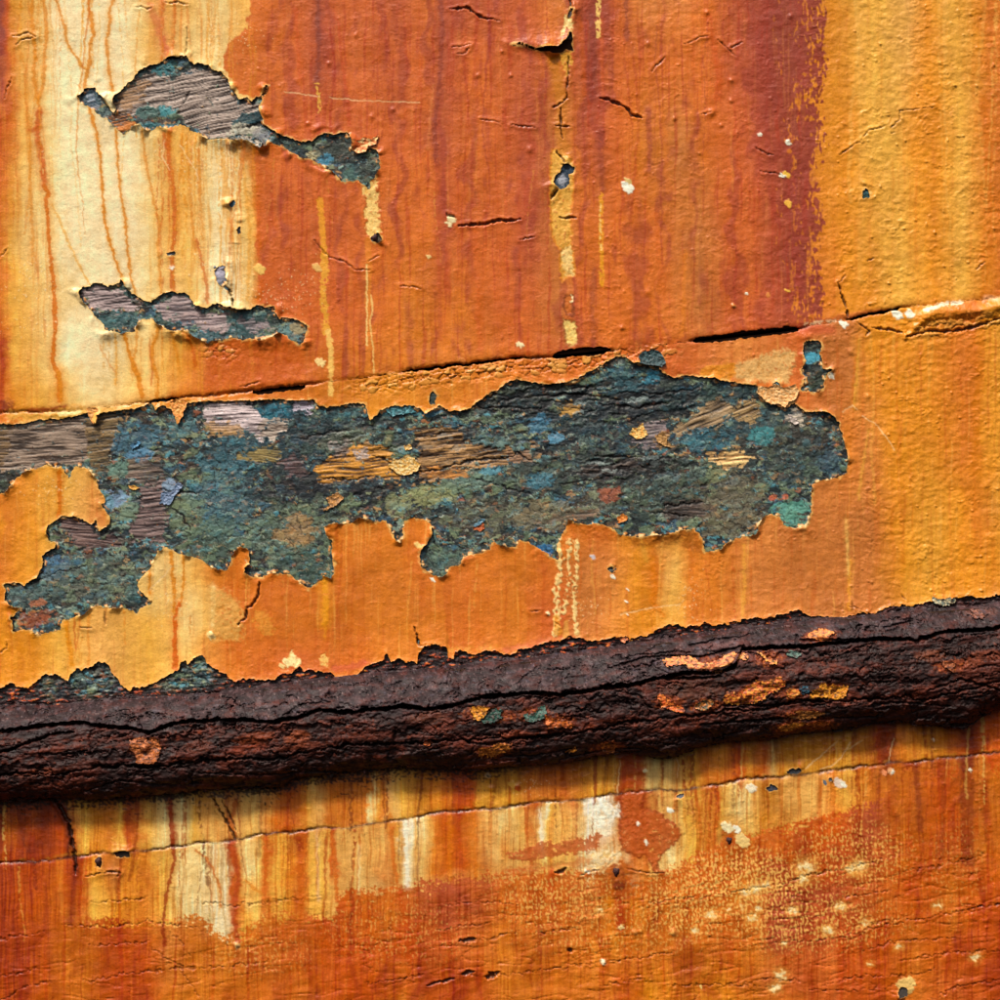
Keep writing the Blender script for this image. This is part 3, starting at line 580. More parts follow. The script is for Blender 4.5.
# stippled weave where the red wash has caught on the grain of the low plank
dots = np.sin((X + 2.5 * J8x) * 2 * np.pi / 5.0) * 0.26 + np.sin((YR + 2.5 * J8y) * 2 * np.pi / 4.6 + X * .3) * .12 + gn(X / 1.9, Y / 3.2, 12) * .85 + .35 * gn(X / 9, Y / 7, 3)
dz = np.zeros(X.shape, f4)
for cx, cy, rx, ry, a in [(740, 880, 95, 38, 1), (850, 855, 70, 40, .75), (560, 900, 75, 36, .75), (620, 930, 120, 30, .55), (400, 930, 90, 35, .45), (800, 920, 110, 35, .8), (690, 905, 60, 40, .9), (260, 950, 60, 30, .45), (955, 870, 40, 60, .35)]:
    dz = np.maximum(dz, a * np.exp(-(((X - cx) / rx) ** 2 + ((Y - cy) / ry) ** 2) ** 2))
dz = dz * (dS2 > 8) * smooth(-8, 8, zd + 8 * J8y)
dm = smooth(0.30, 0.75, dots + dz * .55 - .12) * dz
PIG = mixc(PIG, np.broadcast_to(col((246, 196, 120)), PIG.shape), dm * .9)
dk = smooth(0.35, 0.8, -dots) * dz
PIG = mixc(PIG, PIG * np.array([.72, .5, .42], f4), dk * .6)
HC += (dots * .22) * dz
# paint flaked back to a paler coat on the edges of every loss is added below

# ---- relief of the coat
und = fbm(X / 60, YR / 45, 7, 3)
brush = fbm(X / 13, YR / 5.5, 8, 4)
wrk = 1 - np.abs(gn(X / 17 + J8x * .5, YR / 9 + J8y * .4, 10))
wrk = np.clip(wrk - .72, 0, 1) * 3
pim = gn(X / 4.2, Y / 4.2, 11)
pimm = smooth(.62, .95, pim + .25 * gn(X / 40, Y / 40, 12))
fx = 0.6 + 0.7 * smooth(800, 880, X) * upper + 0.3 * (X > 560) - 0.25 * ((X < 240) & (Y < 400))
wr2 = np.clip(.16 - np.abs(gn(X / 12 + J8x * .6, YR / 8 + J8y * .6, 2)), 0, 1) * 6
wet = fbm(X / 6.5, Y / 6.0, 3, 3)
HC += .8 * und + 0.20 * brush * fx + 0.30 * wrk * fx * smooth(-.2, .6, gn(X / 50, Y / 50, 13)) + .42 * wr2 * fx * smooth(.05, .5, gn(X / 26, Y / 26, 4)) + pimm * 0.7 * fx + 0.30 * wet * fx + 0.07 * gn(X / 2.3, Y / 2.2, 14)
HC += .8 * smooth(-5, 5, dS2)
# rain-side drips stand proud as blisters on the maroon zone
for x, y, r, h in [(711, 113, 6, 1.6), (731, 81, 4, 1.3), (731, 101, 3.5, 1.3), (707, 13, 3.6, 1.2), (648, 44, 4, 1.3), (790, 17, 4, 1.4), (674, 119, 3.6, 1.5), (721, 126, 3, 1.2), (511, 76, 3, 1.5), (530, 150, 5, 1.3), (502, 52, 2.5, 1.2), (478, 76, 4, 1.2),
                   (622, 328, 4, 1.6), (648, 292, 5, 1.2), (212, 634, 5, 1.9), (547, 614, 3, 1.6), (308, 124, 3.2, 1.3), (329, 64, 3.4, 1.2), (372, 117, 4, 1.0), (393, 110, 3.5, 1.3), (356, 36, 3.5, 1.0), (986, 485, 5, 1.4), (880, 262, 4, 1.0), (842, 270, 3, 1), (237, 944, 4, 1.8),
                   (640, 931, 4, 1.6), (603, 962, 3, 1.6), (673, 932, 4.5, 1.8), (634, 932, 4.5, 1.6), (733, 306, 3, 1.7), (850, 352, 5, 1.3), (868, 396, 4, 1.4), (518, 786, 4, 1.5), (492, 788, 4, 1.5)]:
    sl = win(x - r * 2, y - r * 2, x + r * 2, y + r * 2)
    HC[sl] += h * np.exp(-((X[sl] - x) ** 2 + (Y[sl] - y) ** 2) / (r * .62) ** 2)
# knobbly, flaking stretch of paint under the upper seam
kz = np.exp(-((dS1 - 9) / 9) ** 2) * smooth(330, 380, X) * smooth(700, 640, X) + np.exp(-((dS1 - 22) / 12) ** 2) * smooth(885, 915, X) * .6 + np.exp(-((Y - 352) / 9) ** 2) * np.exp(-((X - 222) / 18) ** 2)
cd, ci, _ = cells((X + 3 * J8x) / 9, (YR + 2 * J8y) / 4.2, 4)
HC += kz * (ci * 2.2 - 1.0 - 1.5 * smooth(.18, .0, cd))
PIG = mixc(PIG, np.broadcast_to(col((232, 176, 96)), PIG.shape), kz * smooth(.65, .8, ci) * .6)
PIG = mixc(PIG, PIG * .25, kz * smooth(.10, .0, cd) * .75)
# swollen fold of filler along the right end of the upper seam
fold = np.exp(-((dS1 - 11 - 3 * J25y) / 7) ** 2) * smooth(905, 930, X)
HC += fold * 5.0
fl, t_ = seg_dist(*warped(win(880, 300, 1100, 350), .8, 1.5), P('905,337 915,327 922,322')); sl = win(880, 300, 1100, 350)
HC[sl] += 2.2 * np.exp(-(fl / 2.6) ** 2)

# ---- cracks: real grooves with dirt in them
def crack(pts, w=1.3, depth=2.6, dirt=.85, lip=.5, j3=1.0, j8=.9):
    pts = P(pts) if isinstance(pts, str) else pts
    xs = [p[0] for p in pts]; ys = [p[1] for p in pts]
    sl = win(min(xs) - 8, min(ys) - 8, max(xs) + 8, max(ys) + 8)
    px, py = warped(sl, j3, j8)
    d, t = seg_dist(px, py, pts)
    ww = w * (.3 + .9 * np.clip(1 - np.abs(2 * t - 1) ** 3, 0, 1)) * (1 + .9 * gn(X[sl] / 6, Y[sl] / 6, 3))
    m = smooth(.6, -.5, d - ww / 2)
    HC[sl] -= depth * m
    above = np.exp(-((d - ww / 2 - 1) / 2.2) ** 2)
    HC[sl] += lip * above
    PIG[sl] = mixc(PIG[sl], np.broadcast_to(lin((44, 22, 14)), PIG[sl].shape), m * dirt)


for s_ in ['136,8 142,7 147,9 153,8', '165,3 178,3 188,5', '12,37 20,36 28,33 37,37', '37,37 22,40 16,46', '5,99 8,88 12,78', '187,28 188,38 187,50 185,57', '651,72 657,65 663,60 665,57',
           '684,45 692,42 700,37 709,36', '718,40 728,50 736,57', '729,49 742,43', '755,148 765,153 773,156', '760,172 775,173 782,176', '452,48 463,46 471,45', '457,54 464,54 470,47',
           '840,155 850,148 862,140', '862,138 870,130 884,127', '889,134 896,132', '900,110 915,110 934,107', '900,110 899,120 890,128', '315,240 322,250 330,258 345,262 355,270 370,270', '400,286 412,287 422,289',
           '80,627 92,628', '105,612 106,625', '0,258 8,249', '838,283 846,275', '262,382 240,387', '118,877 120,872', '0,652 8,648 6,642', '415,628 418,640 419,646 426,645',
           '480,120 500,122', '510,125 535,128', '700,115 712,112', '520,240 535,237', '530,611 540,611', '865,262 875,258', '975,270 985,262', '900,595 905,600', '852,601 853,610', '847,606 858,608',
           '550,650 551,640', '580,875 590,871 600,870', '625,868 650,873 663,872', '120,870 121,872 100,870', '86,876 118,870',
           '560,655 600,648', '555,622 560,626', '380,255 368,262']:
    crack(s_, .8, 1.3, .55)
for s_, w, dp in [('449,10 458,9 467,8 475,14 482,18 489,20 500,21', 1.6, 2.6), ('600,99 606,99 615,103 625,108 632,115 642,118', 2.2, 3), ('568,55 569,75 567,85 567,97 563,103', 1.3, 2.2), ('561,108 561,125 562,138', 1.8, 2.8), ('555,126 570,127', 1, 2),
                  ('557,152 566,163', 1.5, 2.5), ('551,200 557,190', 1.8, 2.6), ('560,218 570,218 577,218', 1.8, 2.4), ('458,226 470,225 485,224 500,221 520,220', 2.6, 3.2), ('446,213 448,216 456,218', 1.4, 2), ('838,283 842,297 846,308 848,318', 1.8, 3),
                  ('224,285 229,290 232,298 234,307', 2, 3), ('260,582 258,595 254,603 247,608 246,618 238,625', 2.2, 3), ('414,626 418,640 420,646', 1.4, 2.4), ('567,-5 571,5 569,14', 1.4, 2.4), ('552,108 563,103', 1, 2),
                  ('212,796 218,806 226,820 234,834 236,842', 2.0, 2.6), ('222,800 230,815 238,832', 1.3, 2.0), ('52,796 60,806 68,820 74,845 76,865 76,875', 3, 3.4),
                  ('905,337 930,331 945,332 965,329 985,323 1010,315', 2.2, 3.2), ('872,328 890,330 903,333', 1.6, 2.2), ('855,322 870,331 865,336', 1, 1.6),
                  ('555,872 562,871 566,868', 2.6, 3), ('459,940 468,939 476,938', 3.0, 3), ('427,985 440,981 455,978', 2, 2.6), ('462,974 474,971', 4.5, 3), ('484,977 499,972', 4.5, 3), ('568,948 572,950', 4, 3)]:
    crack(s_, w, dp)
# long drying checks of the low plank
for s_ in ['-60,948 0,939 45,930', '65,924 110,927 150,921 200,927', '-40,982 0,976 40,968', '70,985 120,974 170,968 225,966 270,960', '150,945 180,966 205,1003', '90,902 120,900 150,897', '195,900 230,905 300,900', '250,902 300,898 320,895',
           '364,983 395,979 425,974', '493,975 540,970 592,963', '432,932 460,926 493,922', '534,932 560,930 585,927', '440,945 490,938 520,930', '585,963 640,957 680,950', '697,898 740,890 785,883 810,874 850,868 897,855', '785,897 800,896', '838,898 865,893 890,890',
           '895,872 925,868 960,860 985,854', '735,947 790,940 835,938 870,928 920,918 975,908 1005,902', '865,925 900,918', '660,985 700,984 740,984 760,988', '800,988 850,990 900,985', '735,985 770,978 800,980', '960,902 985,908 1005,900', '820,985 860,975 900,975 940,968', '930,1000 960,985 1005,978',
           '0,1000 30,985 60,980', '170,930 180,940 190,955', '90,945 150,942', '445,905 480,900 520,905', '640,905 700,895', '860,950 900,940 960,938', '900,960 950,952 1005,950', '600,985 650,978']:
    crack(s_, .9, 1.0, .42, lip=.25, j3=2.0, j8=2.6)
hc = np.abs(fbm(X / 60, YR / 13, 12, 3)); hz = smooth(40, 130, dS2) * smooth(.0, .5, gn(X / 70, YR / 25, 14) + .3)
HC -= smooth(.03, .0, hc) * hz * .7
PIG = mixc(PIG, PIG * np.array([.45, .35, .3], f4), smooth(.022, .0, hc) * hz * .35)
HC += hz * .4 * smooth(.0, .3, hc)
HC += fbm(X / 26, YR / 13, 9, 3) * .5 * smooth(20, 130, dS2)

# ---- losses in the coat
HOLE = np.full(X.shape, -60, f4)
def add_hole(pts, j3=1.0, j8=.9, pad=14):
    sl, s_ = poly(pts, pad, j3, j8)
    HOLE[sl] = np.maximum(HOLE[sl], s_)
    return sl, s_


add_hole(P1); add_hole(P2); add_hole(P3); add_hole(T2, 1.2, 1); add_hole(G1, .5, .4); add_hole(G2, .7, .4)
for pts, _ in SMALL: add_hole(pts, 1.1, .5, 8)
# ragged flake-backs scattered along the lower edge of the middle plank and the rim of the large loss
rim = np.exp(-((HOLE + .9) / 1.0) ** 2)
rimn = smooth(-.1, .5, gn(X / 7, Y / 7, 1) + .4 * gn(X / 2.5, Y / 2.5, 2))
PIG = mixc(PIG, np.broadcast_to(col((240, 200, 128)), PIG.shape), rim * rimn * .7 * (Y < 700))
PIG = mixc(PIG, np.broadcast_to(col((232, 178, 110)), PIG.shape), smooth(-1.2, -.2, HOLE) * .5)
# the coat curls away from the wood at its free edges
curl = np.exp(-np.abs(np.minimum(HOLE, 0)) / 5.0) * (1.0 + 1.2 * gn(X / 14, Y / 14, 3))
HC += .5 * curl + (3.0 + 2.0 * (Y < 350)) * np.exp(-np.abs(np.minimum(HOLE, 0)) / (3.5 + 1.5 * (Y < 350))) * smooth(.1, .7, gn(X / 15, Y / 15, 3))
lift = np.exp(-(((X - 238) / 26) ** 2 + ((Y - 143) / 10) ** 2)) + np.exp(-(((X - 185) / 30) ** 2 + ((Y - 334) / 9) ** 2)) + .8 * np.exp(-(((X - 268) / 24) ** 2 + ((Y - 342) / 8) ** 2)) + .7 * np.exp(-(((X - 112) / 10) ** 2 + ((Y - 335) / 7) ** 2)) + np.exp(-(((X - 545) / 24) ** 2 + ((Y - 40) / 12) ** 2)) + .8 * np.exp(-(((X - 676) / 26) ** 2 + ((Y - 536) / 12) ** 2)) + .6 * np.exp(-(((X - 328) / 8) ** 2 + ((Y - 528) / 12) ** 2))
HC += 6.0 * lift * np.exp(-np.abs(np.minimum(HOLE, 0)) / 9)
lowd = (COATLOW + 1.8 * J8y + 1.4 * J3y) - Y                     # >0: coat of the middle plank present
HC += 1.2 * np.exp(-np.clip(lowd, 0, 60) / 4) * upper
HC += 1.2 * upper * smooth(30, 0, lowd)
PIG = mixc(PIG, np.broadcast_to(col((236, 160, 90)), PIG.shape), np.exp(-np.clip(lowd, 0, 90) / 2.0) * upper * smooth(-.3, .3, gn(X / 9, Y / 4, 5)) * .8)

# seams: shallow caulked groove, open where the caulking has gone
def slit_half(x, y):
    h = np.full(x.shape, -3.0, f4); 
    for a, b, hh, off in SLITS:
        t = (x - a) / (b - a)
        e = hh * np.clip(1 - np.abs(2 * t - 1) ** 6, 0, 1) ** .5 * ((t > 0) & (t < 1))
        h = np.maximum(h, np.where((t > 0) & (t < 1), e - np.abs(y - off), -3))
    return h


js = 1.2 * J8y + .8 * J3y
g1 = dS1 + js + 1.0 * gn(X / 22, Y / 300, 6)
open1 = slit_half(X + 2 * J8x, g1)
sa = np.interp(AX, [-100, 0, 60, 75, 110, 150, 180, 310, 330, 395, 410, 550, 611, 618, 685, 692, 800, 812, 840, 850, 902, 915, 1100], [.5, .5, .5, .2, .2, .6, 1, 1, .15, .2, .9, 1, 1, .08, .08, 1, 1, .2, .3, 1, 1, .3, .3]).astype(f4)[None, :]
HC += (-1.9 * np.exp(-(g1 / 1.3) ** 2) + .8 * smooth(0, -5, g1) * smooth(-24, -5, g1)) * sa
dirt1 = np.exp(-(g1 / 1.2) ** 2) * smooth(-.2, .4, gn(X / 18, Y / 18, 6) + .2) * sa
PIG = mixc(PIG, np.broadcast_to(lin((54, 24, 12)), PIG.shape), dirt1 * .8)
PIG = mixc(PIG, PIG * np.array([.75, .5, .4], f4), np.exp(-((g1 + 3) / 3.5) ** 2) * .35)
g2 = dS2 + js + 1.6 * gn(X / 24, Y / 300, 5)
HC += -1.3 * np.exp(-(g2 / 1.3) ** 2) * smooth(-.4, .2, gn(X / 26, Y / 300, 3)) + .4 * smooth(0, -5, g2) * smooth(-20, -5, g2)
dirt2 = np.exp(-(g2 / 1.7) ** 2) * (.45 + .55 * smooth(-.5, .2, gn(X / 15, Y / 20, 8)))
PIG = mixc(PIG, np.broadcast_to(lin((58, 22, 10)), PIG.shape), dirt2 * .85)
PIG = mixc(PIG, PIG * np.array([.8, .5, .3], f4), np.exp(-((g2 - 3) / 4) ** 2) * .4 * smooth(-.2, .4, gn(X / 12, Y / 40, 9)))
PIG = mixc(PIG, np.broadcast_to(col('F'), PIG.shape), np.exp(-((g2 + 2.5) / 1.3) ** 2) * .25 * smooth(0, .4, gn(X / 9, Y / 20, 2)))
redz = smooth(-10, 25, zd) * smooth(-2, 4, dS2)
PIG = PIG * (1 - redz[..., None] * np.array([.10, .16, .28], f4))
# streaky reddish darkening just below the strake, with near-black mottling towards the left
rg = smooth(-4, 4, Y - RBOT) * smooth(26, 0, Y - RBOT) * smooth(-.5, .6, gn(X / 6, Y / 40, 6) + .5 * gn(X / 25, Y / 60, 7))
PIG = mixc(PIG, PIG * np.array([.5, .34, .25], f4), rg * .6)
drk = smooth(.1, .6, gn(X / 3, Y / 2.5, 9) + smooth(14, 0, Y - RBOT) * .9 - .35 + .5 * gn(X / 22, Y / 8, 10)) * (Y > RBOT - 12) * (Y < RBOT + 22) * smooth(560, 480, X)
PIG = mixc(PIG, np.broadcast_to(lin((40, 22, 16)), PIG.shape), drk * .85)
lum = PIG.mean(-1, keepdims=True)
PIG = np.clip(lum + (PIG - lum) * 1.03, .004, .88) * np.array([.96, .98, 1.0], f4)
PIG[..., 2] *= .80 + .2 * smooth(.18, .4, PIG[..., 2])

# ------------------------------------------------------------------ the old blue-green paint and bare wood under the coat
SLU = win(-110, 40, 1110, 715)
HOLEU = HOLE[SLU]
Xu, Yu, YRu = X[SLU], Y[SLU], YR[SLU]
A, B = 2.6 * J8x[SLU] + 1.6 * J3x[SLU], 2.2 * J8y[SLU] + 1.4 * J3y[SLU]
c1, i1, k1 = cells((Xu + A) / 12, (YRu + B) / 8, 1)
c2, i2, k2 = cells((Xu + A) / 4.6, (YRu + B) / 3.4, 2)
n1 = fbm(Xu / 22, YRu / 14, 2, 4, .5); n2 = fbm(Xu / 9 + 5, YRu / 5, 5, 3, .45); n3 = fbm(Xu / 60, YRu / 22, 9, 3)
teal, slate, green, blue, dark = [np.broadcast_to(lin(c), Xu.shape + (3,)) for c in [(84, 108, 108), (56, 66, 70), (112, 120, 94), (66, 112, 134), (26, 28, 32)]]
UC = mixc(teal, slate, smooth(-.3, .5, n1))
UC = mixc(UC, green, smooth(.05, .6, n2 + .3 * n3))
UC = mixc(UC, blue, smooth(.78, .95, i1 + .12 * n1) * .6)
UC = mixc(UC, np.broadcast_to(lin((84, 134, 140)), UC.shape), smooth(.86, .98, k1) * .4)
UC = mixc(UC, np.broadcast_to(lin((104, 86, 74)), UC.shape), smooth(.25, .6, fbm(Xu / 13, YRu / 7, 12, 4, .65)) * .8)
UC = mixc(UC, np.broadcast_to(lin((138, 148, 140)), UC.shape), smooth(.3, .6, fbm(Xu / 6, YRu / 4, 7, 4, .65)) * .45)
UC = mixc(UC, dark, smooth(.45, .8, gn(Xu / 9, YRu / 4.5, 4) + .3 * gn(Xu / 3.2, YRu / 2.2, 5)) * .85)
UH = (i1 - .5) * 1.1 * smooth(-.1, .5, n3 + .35) + (i2 - .5) * .55 + .35 * n2


nhi = fbm(Xu / 5, YRu / 3.6, 11, 4, .65)


w5x, w5y = 3.2 * J8x[SLU] + 1.2 * J3x[SLU], 2.4 * J8y[SLU] + 1.0 * J3y[SLU]
PALU = np.stack([lin(c) for c in [(84, 106, 104), (60, 76, 80), (96, 112, 92), (44, 52, 58), (72, 112, 122), (104, 118, 100), (88, 78, 68), (70, 92, 92), (36, 42, 48), (112, 128, 118), (66, 88, 104), (90, 96, 82)]])
for cs_, cy_, sd_i, thr_, am in [(22, 13, 3, .35, .75), (11, 7, 7, .45, .8), (6, 4.5, 12, .8, .5)]:
    dd, id_, kk = cells((Xu + 1.5 * w5x + 3 * J25x[SLU]) / cs_, (YRu + 1.5 * w5y) / cy_, sd_i, .95)
    cm = PALU[np.clip((id_ * len(PALU)).astype(int), 0, len(PALU) - 1)]
    mk = (kk > thr_) * am * smooth(-.45, -.1, gn(Xu / (cs_ * 2.2), YRu / (cs_ * 1.4), sd_i + 1))
    UC = mixc(UC, cm, mk)
    UC = mixc(UC, dark, smooth(.9 / cs_, .0, dd) * (mk > .1) * .75)
    UH = UH + mk * ((id_ - .4) * .05 * cs_ + .3) - smooth(1.0 / cs_, 0, dd) * (mk > .1) * .5
for sd_i, sx, sy, th, c, a in [(3, 22, 11, .30, (84, 70, 60), .85), (5, 14, 9, .38, (116, 126, 100), .8), (9, 11, 7, .42, (70, 122, 136), .8), (14, 17, 7, .34, (28, 32, 38), .85),
                           (2, 12, 6, .50, (150, 116, 78), .85), (6, 18, 12, .44, (56, 86, 106), .8), (8, 6, 3.2, .46, (22, 22, 26), .85), (11, 5, 3.4, .62, (160, 170, 160), .7), (13, 12, 6, .60, (140, 80, 50), .7), (1, 8, 5, .52, (96, 128, 124), .7), (7, 26, 12, .28, (40, 54, 58), .7), (4, 20, 14, .38, (92, 108, 84), .7)]:
    nn = fbm((Xu + w5x) / sx, (YRu + w5y) / sy, sd_i, 3, .42)
    m_ = smooth(th - .03, th + .03, nn) * a
    UC = mixc(UC, np.broadcast_to(lin(c), UC.shape), m_)
    UH = UH + (.3 if sum(c) > 250 else -.4) * m_
    UC = mixc(UC, dark, np.exp(-((nn - th + .04) / .022) ** 2) * .55)


def blob(cx, cy, rx, ry, c, a=.8, brk=.5):
    d = ((Xu - cx) / rx) ** 2 + ((Yu + .105 * (Xu - cx) - cy) / ry) ** 2
    m = smooth(1.05, .75, d + (brk + .35) * (n1 + n2 + .8 * nhi) * 1.1) * a * .78
    global UC
    UC = mixc(UC, np.broadcast_to(lin(c), UC.shape) * (1 + .25 * n2[..., None]), m)


for b_ in [(270, 415, 24, 12, (26, 96, 118), .95, .3), (180, 425, 14, 12, (70, 104, 112), .8), (135, 440, 28, 16, (60, 96, 116), .8), (118, 470, 14, 8, (96, 124, 112), .9), (140, 455, 14, 6, (88, 128, 160), .8),
           (245, 450, 40, 24, (48, 84, 98), .85), (225, 500, 34, 40, (70, 106, 118), .7), (300, 440, 40, 30, (40, 62, 74), .75), (290, 485, 45, 20, (40, 46, 54), .8), (320, 490, 35, 16, (40, 44, 52), .75), (375, 490, 22, 14, (38, 38, 46), .9),
           (290, 530, 50, 28, (96, 112, 96), .6), (296, 532, 20, 16, (150, 110, 64), .7), (300, 565, 34, 18, (72, 94, 84), .7), (215, 540, 30, 22, (84, 104, 88), .6), (115, 500, 12, 9, (118, 142, 170), .9), (170, 488, 8, 10, (126, 146, 172), .95, .2), (163, 500, 6, 6, (126, 146, 172), .95, .2),
           (130, 512, 13, 11, (104, 122, 104), .95, .2), (105, 505, 10, 8, (84, 128, 140), .7), (185, 515, 20, 18, (104, 118, 92), .7), (55, 568, 16, 12, (64, 100, 132), .85), (90, 580, 60, 22, (92, 104, 92), .6), (140, 590, 14, 14, (56, 90, 94), .7), (30, 595, 26, 12, (74, 96, 98), .8), (35, 618, 22, 8, (170, 84, 42), .55), (38, 603, 10, 4, (176, 96, 50), .7),
           (60, 628, 20, 8, (48, 74, 78), .6), (10, 478, 16, 14, (46, 50, 46), .9), (430, 495, 30, 12, (136, 138, 92), .75), (400, 505, 18, 12, (124, 130, 96), .7), (470, 480, 30, 12, (92, 116, 106), .8), (485, 445, 26, 11, (84, 108, 108), .85), (465, 433, 12, 6, (50, 56, 68), .9), (420, 445, 10, 8, (44, 36, 44), .9),
           (520, 400, 60, 14, (34, 42, 46), .9), (575, 415, 60, 20, (38, 52, 60), .75), (600, 440, 60, 25, (42, 60, 70), .6), (640, 400, 50, 24, (36, 44, 52), .85), (625, 380, 26, 14, (52, 92, 104), .8), (650, 378, 10, 8, (70, 142, 170), .95, .3), (700, 395, 50, 12, (40, 70, 78), .7), (560, 470, 60, 20, (70, 80, 72), .6),
           (490, 515, 50, 20, (98, 92, 74), .6), (545, 515, 30, 16, (128, 116, 88), .55), (600, 500, 30, 16, (104, 100, 84), .5), (660, 490, 60, 30, (66, 78, 70), .7), (620, 470, 50, 14, (44, 40, 44), .8), (730, 505, 36, 34, (106, 98, 78), .8), (715, 475, 12, 8, (112, 122, 90), .8), (780, 440, 50, 30, (66, 66, 60), .75),
           (750, 420, 40, 14, (56, 84, 92), .6), (706, 440, 26, 12, (52, 100, 118), .8), (762, 437, 12, 10, (60, 124, 130), .85), (795, 465, 40, 20, (60, 78, 78), .6), (790, 512, 20, 14, (84, 140, 128), .9), (830, 460, 12, 16, (52, 80, 100), .7), (690, 510, 25, 8, (96, 70, 62), .6), (610, 495, 12, 8, (150, 74, 48), .8), (785, 498, 4, 4, (176, 90, 60), .9), (773, 498, 4, 4, (176, 90, 60), .9),
           (545, 552, 10, 8, (40, 96, 146), .95, .3), (450, 560, 24, 16, (84, 108, 100), .7), (418, 555, 6, 6, (70, 110, 130), .6), (540, 425, 12, 10, (60, 110, 140), .8), (555, 438, 8, 6, (90, 140, 170), .8), (540, 480, 14, 8, (64, 118, 140), .7), (490, 470, 10, 5, (80, 140, 165), .7),
           (430, 412, 12, 5, (70, 130, 160), .9, .3), (395, 410, 16, 6, (50, 90, 100), .9), (345, 412, 22, 8, (52, 88, 96), .8), (340, 428, 40, 8, (50, 66, 72), .7), (345, 440, 30, 10, (108, 112, 90), .6), (760, 540, 20, 8, (100, 96, 80), .6),
           (165, 68, 13, 8, (50, 108, 118), .95, .35), (140, 72, 8, 6, (60, 96, 98), .95), (150, 110, 22, 9, (74, 104, 100), .95), (168, 108, 8, 7, (60, 124, 134), .9), (92, 96, 14, 12, (56, 84, 100), .9), (108, 115, 14, 8, (88, 110, 112), .8), (150, 127, 12, 6, (52, 100, 110), .95), (168, 127, 8, 4, (50, 108, 124), .95), (200, 130, 5, 4, (46, 110, 134), .9),
           (250, 120, 26, 14, (36, 76, 86), .9), (240, 130, 20, 6, (200, 190, 170), .7), (260, 137, 8, 8, (130, 126, 130), .8), (290, 145, 16, 10, (40, 66, 66), .9), (313, 155, 8, 5, (176, 166, 130), .8), (340, 150, 24, 18, (64, 72, 66), .9), (325, 163, 8, 8, (60, 120, 150), .85), (352, 172, 10, 8, (60, 96, 98), .8), (368, 165, 12, 14, (66, 72, 68), .7),
           (118, 322, 18, 10, (64, 96, 98), .95), (125, 290, 10, 12, (58, 84, 82), .85), (180, 300, 24, 8, (62, 92, 92), .85), (165, 318, 20, 7, (66, 96, 92), .8), (245, 325, 30, 14, (60, 92, 96), .9), (290, 330, 16, 10, (92, 116, 116), .9), (298, 328, 8, 6, (150, 130, 92), .8), (205, 335, 20, 6, (70, 106, 116), .8), (275, 320, 20, 6, (54, 66, 60), .7),
           (812, 350, 9, 9, (44, 60, 64), .9), (812, 358, 8, 6, (76, 150, 176), .95, .2), (812, 378, 12, 12, (52, 60, 54), .9)]:
    blob(*b_)

GR = (-.20, -.11, -.06)
WOOD = np.zeros(Xu.shape, f4)
def wood(pts, c, c2, slope=.11, a=1.0, sc=1.7, soft=1.4, j8=2.4, deep=.5):
    """weathered wood laid bare inside the outline: ridged grain, colour c in the ridges and c2 in the furrows"""
    global UC, UH
    pts = P(pts)
    xs = [p[0] for p in pts]; ys = [p[1] for p in pts]
    pad = 12
    y0, y1 = np.searchsorted(AY[SLU[0]], [min(ys) - pad, max(ys) + pad]); x0, x1 = np.searchsorted(AX[SLU[1]], [min(xs) - pad, max(xs) + pad])
    s = (slice(y0, y1), slice(x0, x1))
    px = Xu[s] + 1.4 * J3x[SLU][s] + j8 * J8x[SLU][s]; py = Yu[s] + 1.4 * J3y[SLU][s] + j8 * J8y[SLU][s]
    m = smooth(-soft * .6, soft * .6, poly_sdf_xy(px, py, pts) + 5.0 * n2[s] + 4.5 * nhi[s] + 1) * a
    m = m * (1 - .9 * smooth(.45, .6, nhi[s] + .4 * n1[s]))
    u = Yu[s] + slope * Xu[s] + 1.6 * J25y[SLU][s]
    g = gn(Xu[s] / 34, u / sc, 3) + .6 * gn(Xu[s] / 14, u / (sc * .55), 4) + .5 * gn(Xu[s] / 50, u / (sc * 3), 5)
    gg = smooth(-.55, .45, g)
    cc = mixc(np.broadcast_to(lin(c2), px.shape + (3,)), np.broadcast_to(lin(c), px.shape + (3,)), gg) * (1 + .3 * fbm(Xu[s] / 30, u / 6, 8, 3)[..., None])
    UC[s] = mixc(UC[s], cc, m)
    UH[s] = UH[s] * (1 - m) + m * (-deep + .9 * g)
    WOOD[s] = np.maximum(WOOD[s], m)


wood('116,112 117,98 126,89 134,82 143,76 152,73 160,76 172,78 186,76 196,70 210,70 222,76 232,92 240,108 250,104 258,102 256,110 238,112 230,124 226,136 212,138 202,132 190,126 184,116 170,104 158,104 140,108 128,116', (156, 142, 134), (74, 62, 58), .22, 1, 1.5)
wood('116,100 126,90 140,80 150,84 140,100 122,112', (150, 116, 84), (70, 54, 40), .22, .8)
wood('108,118 130,116 132,124 124,132 112,124', (168, 104, 54), (64, 44, 34), .22, .9)
wood('84,92 92,94 98,108 92,108 86,100', (150, 156, 168), (50, 70, 90), .2, .7)
wood('82,292 96,286 118,288 128,298 140,306 132,310 110,310 92,306', (158, 142, 142), (76, 66, 68), .12, 1)
wood('156,306 176,296 190,300 200,312 224,316 232,328 206,330 180,320 164,318', (160, 142, 142), (84, 72, 78), .02, .9)
wood('240,318 262,322 276,328 250,332', (140, 124, 128), (70, 60, 66), .1, .7)
wood('-110,432 0,426 40,424 84,417 92,430 90,446 86,462 60,464 40,466 24,468 -110,478', (132, 116, 104), (66, 52, 44), .06, 1, 1.8)
wood('-110,430 8,428 10,446 0,466 -110,470', (120, 96, 66), (60, 44, 32), .06, .8)
wood('86,420 110,412 120,418 112,440 108,466 96,474 90,460', (122, 100, 70), (66, 54, 40), .1, .9)
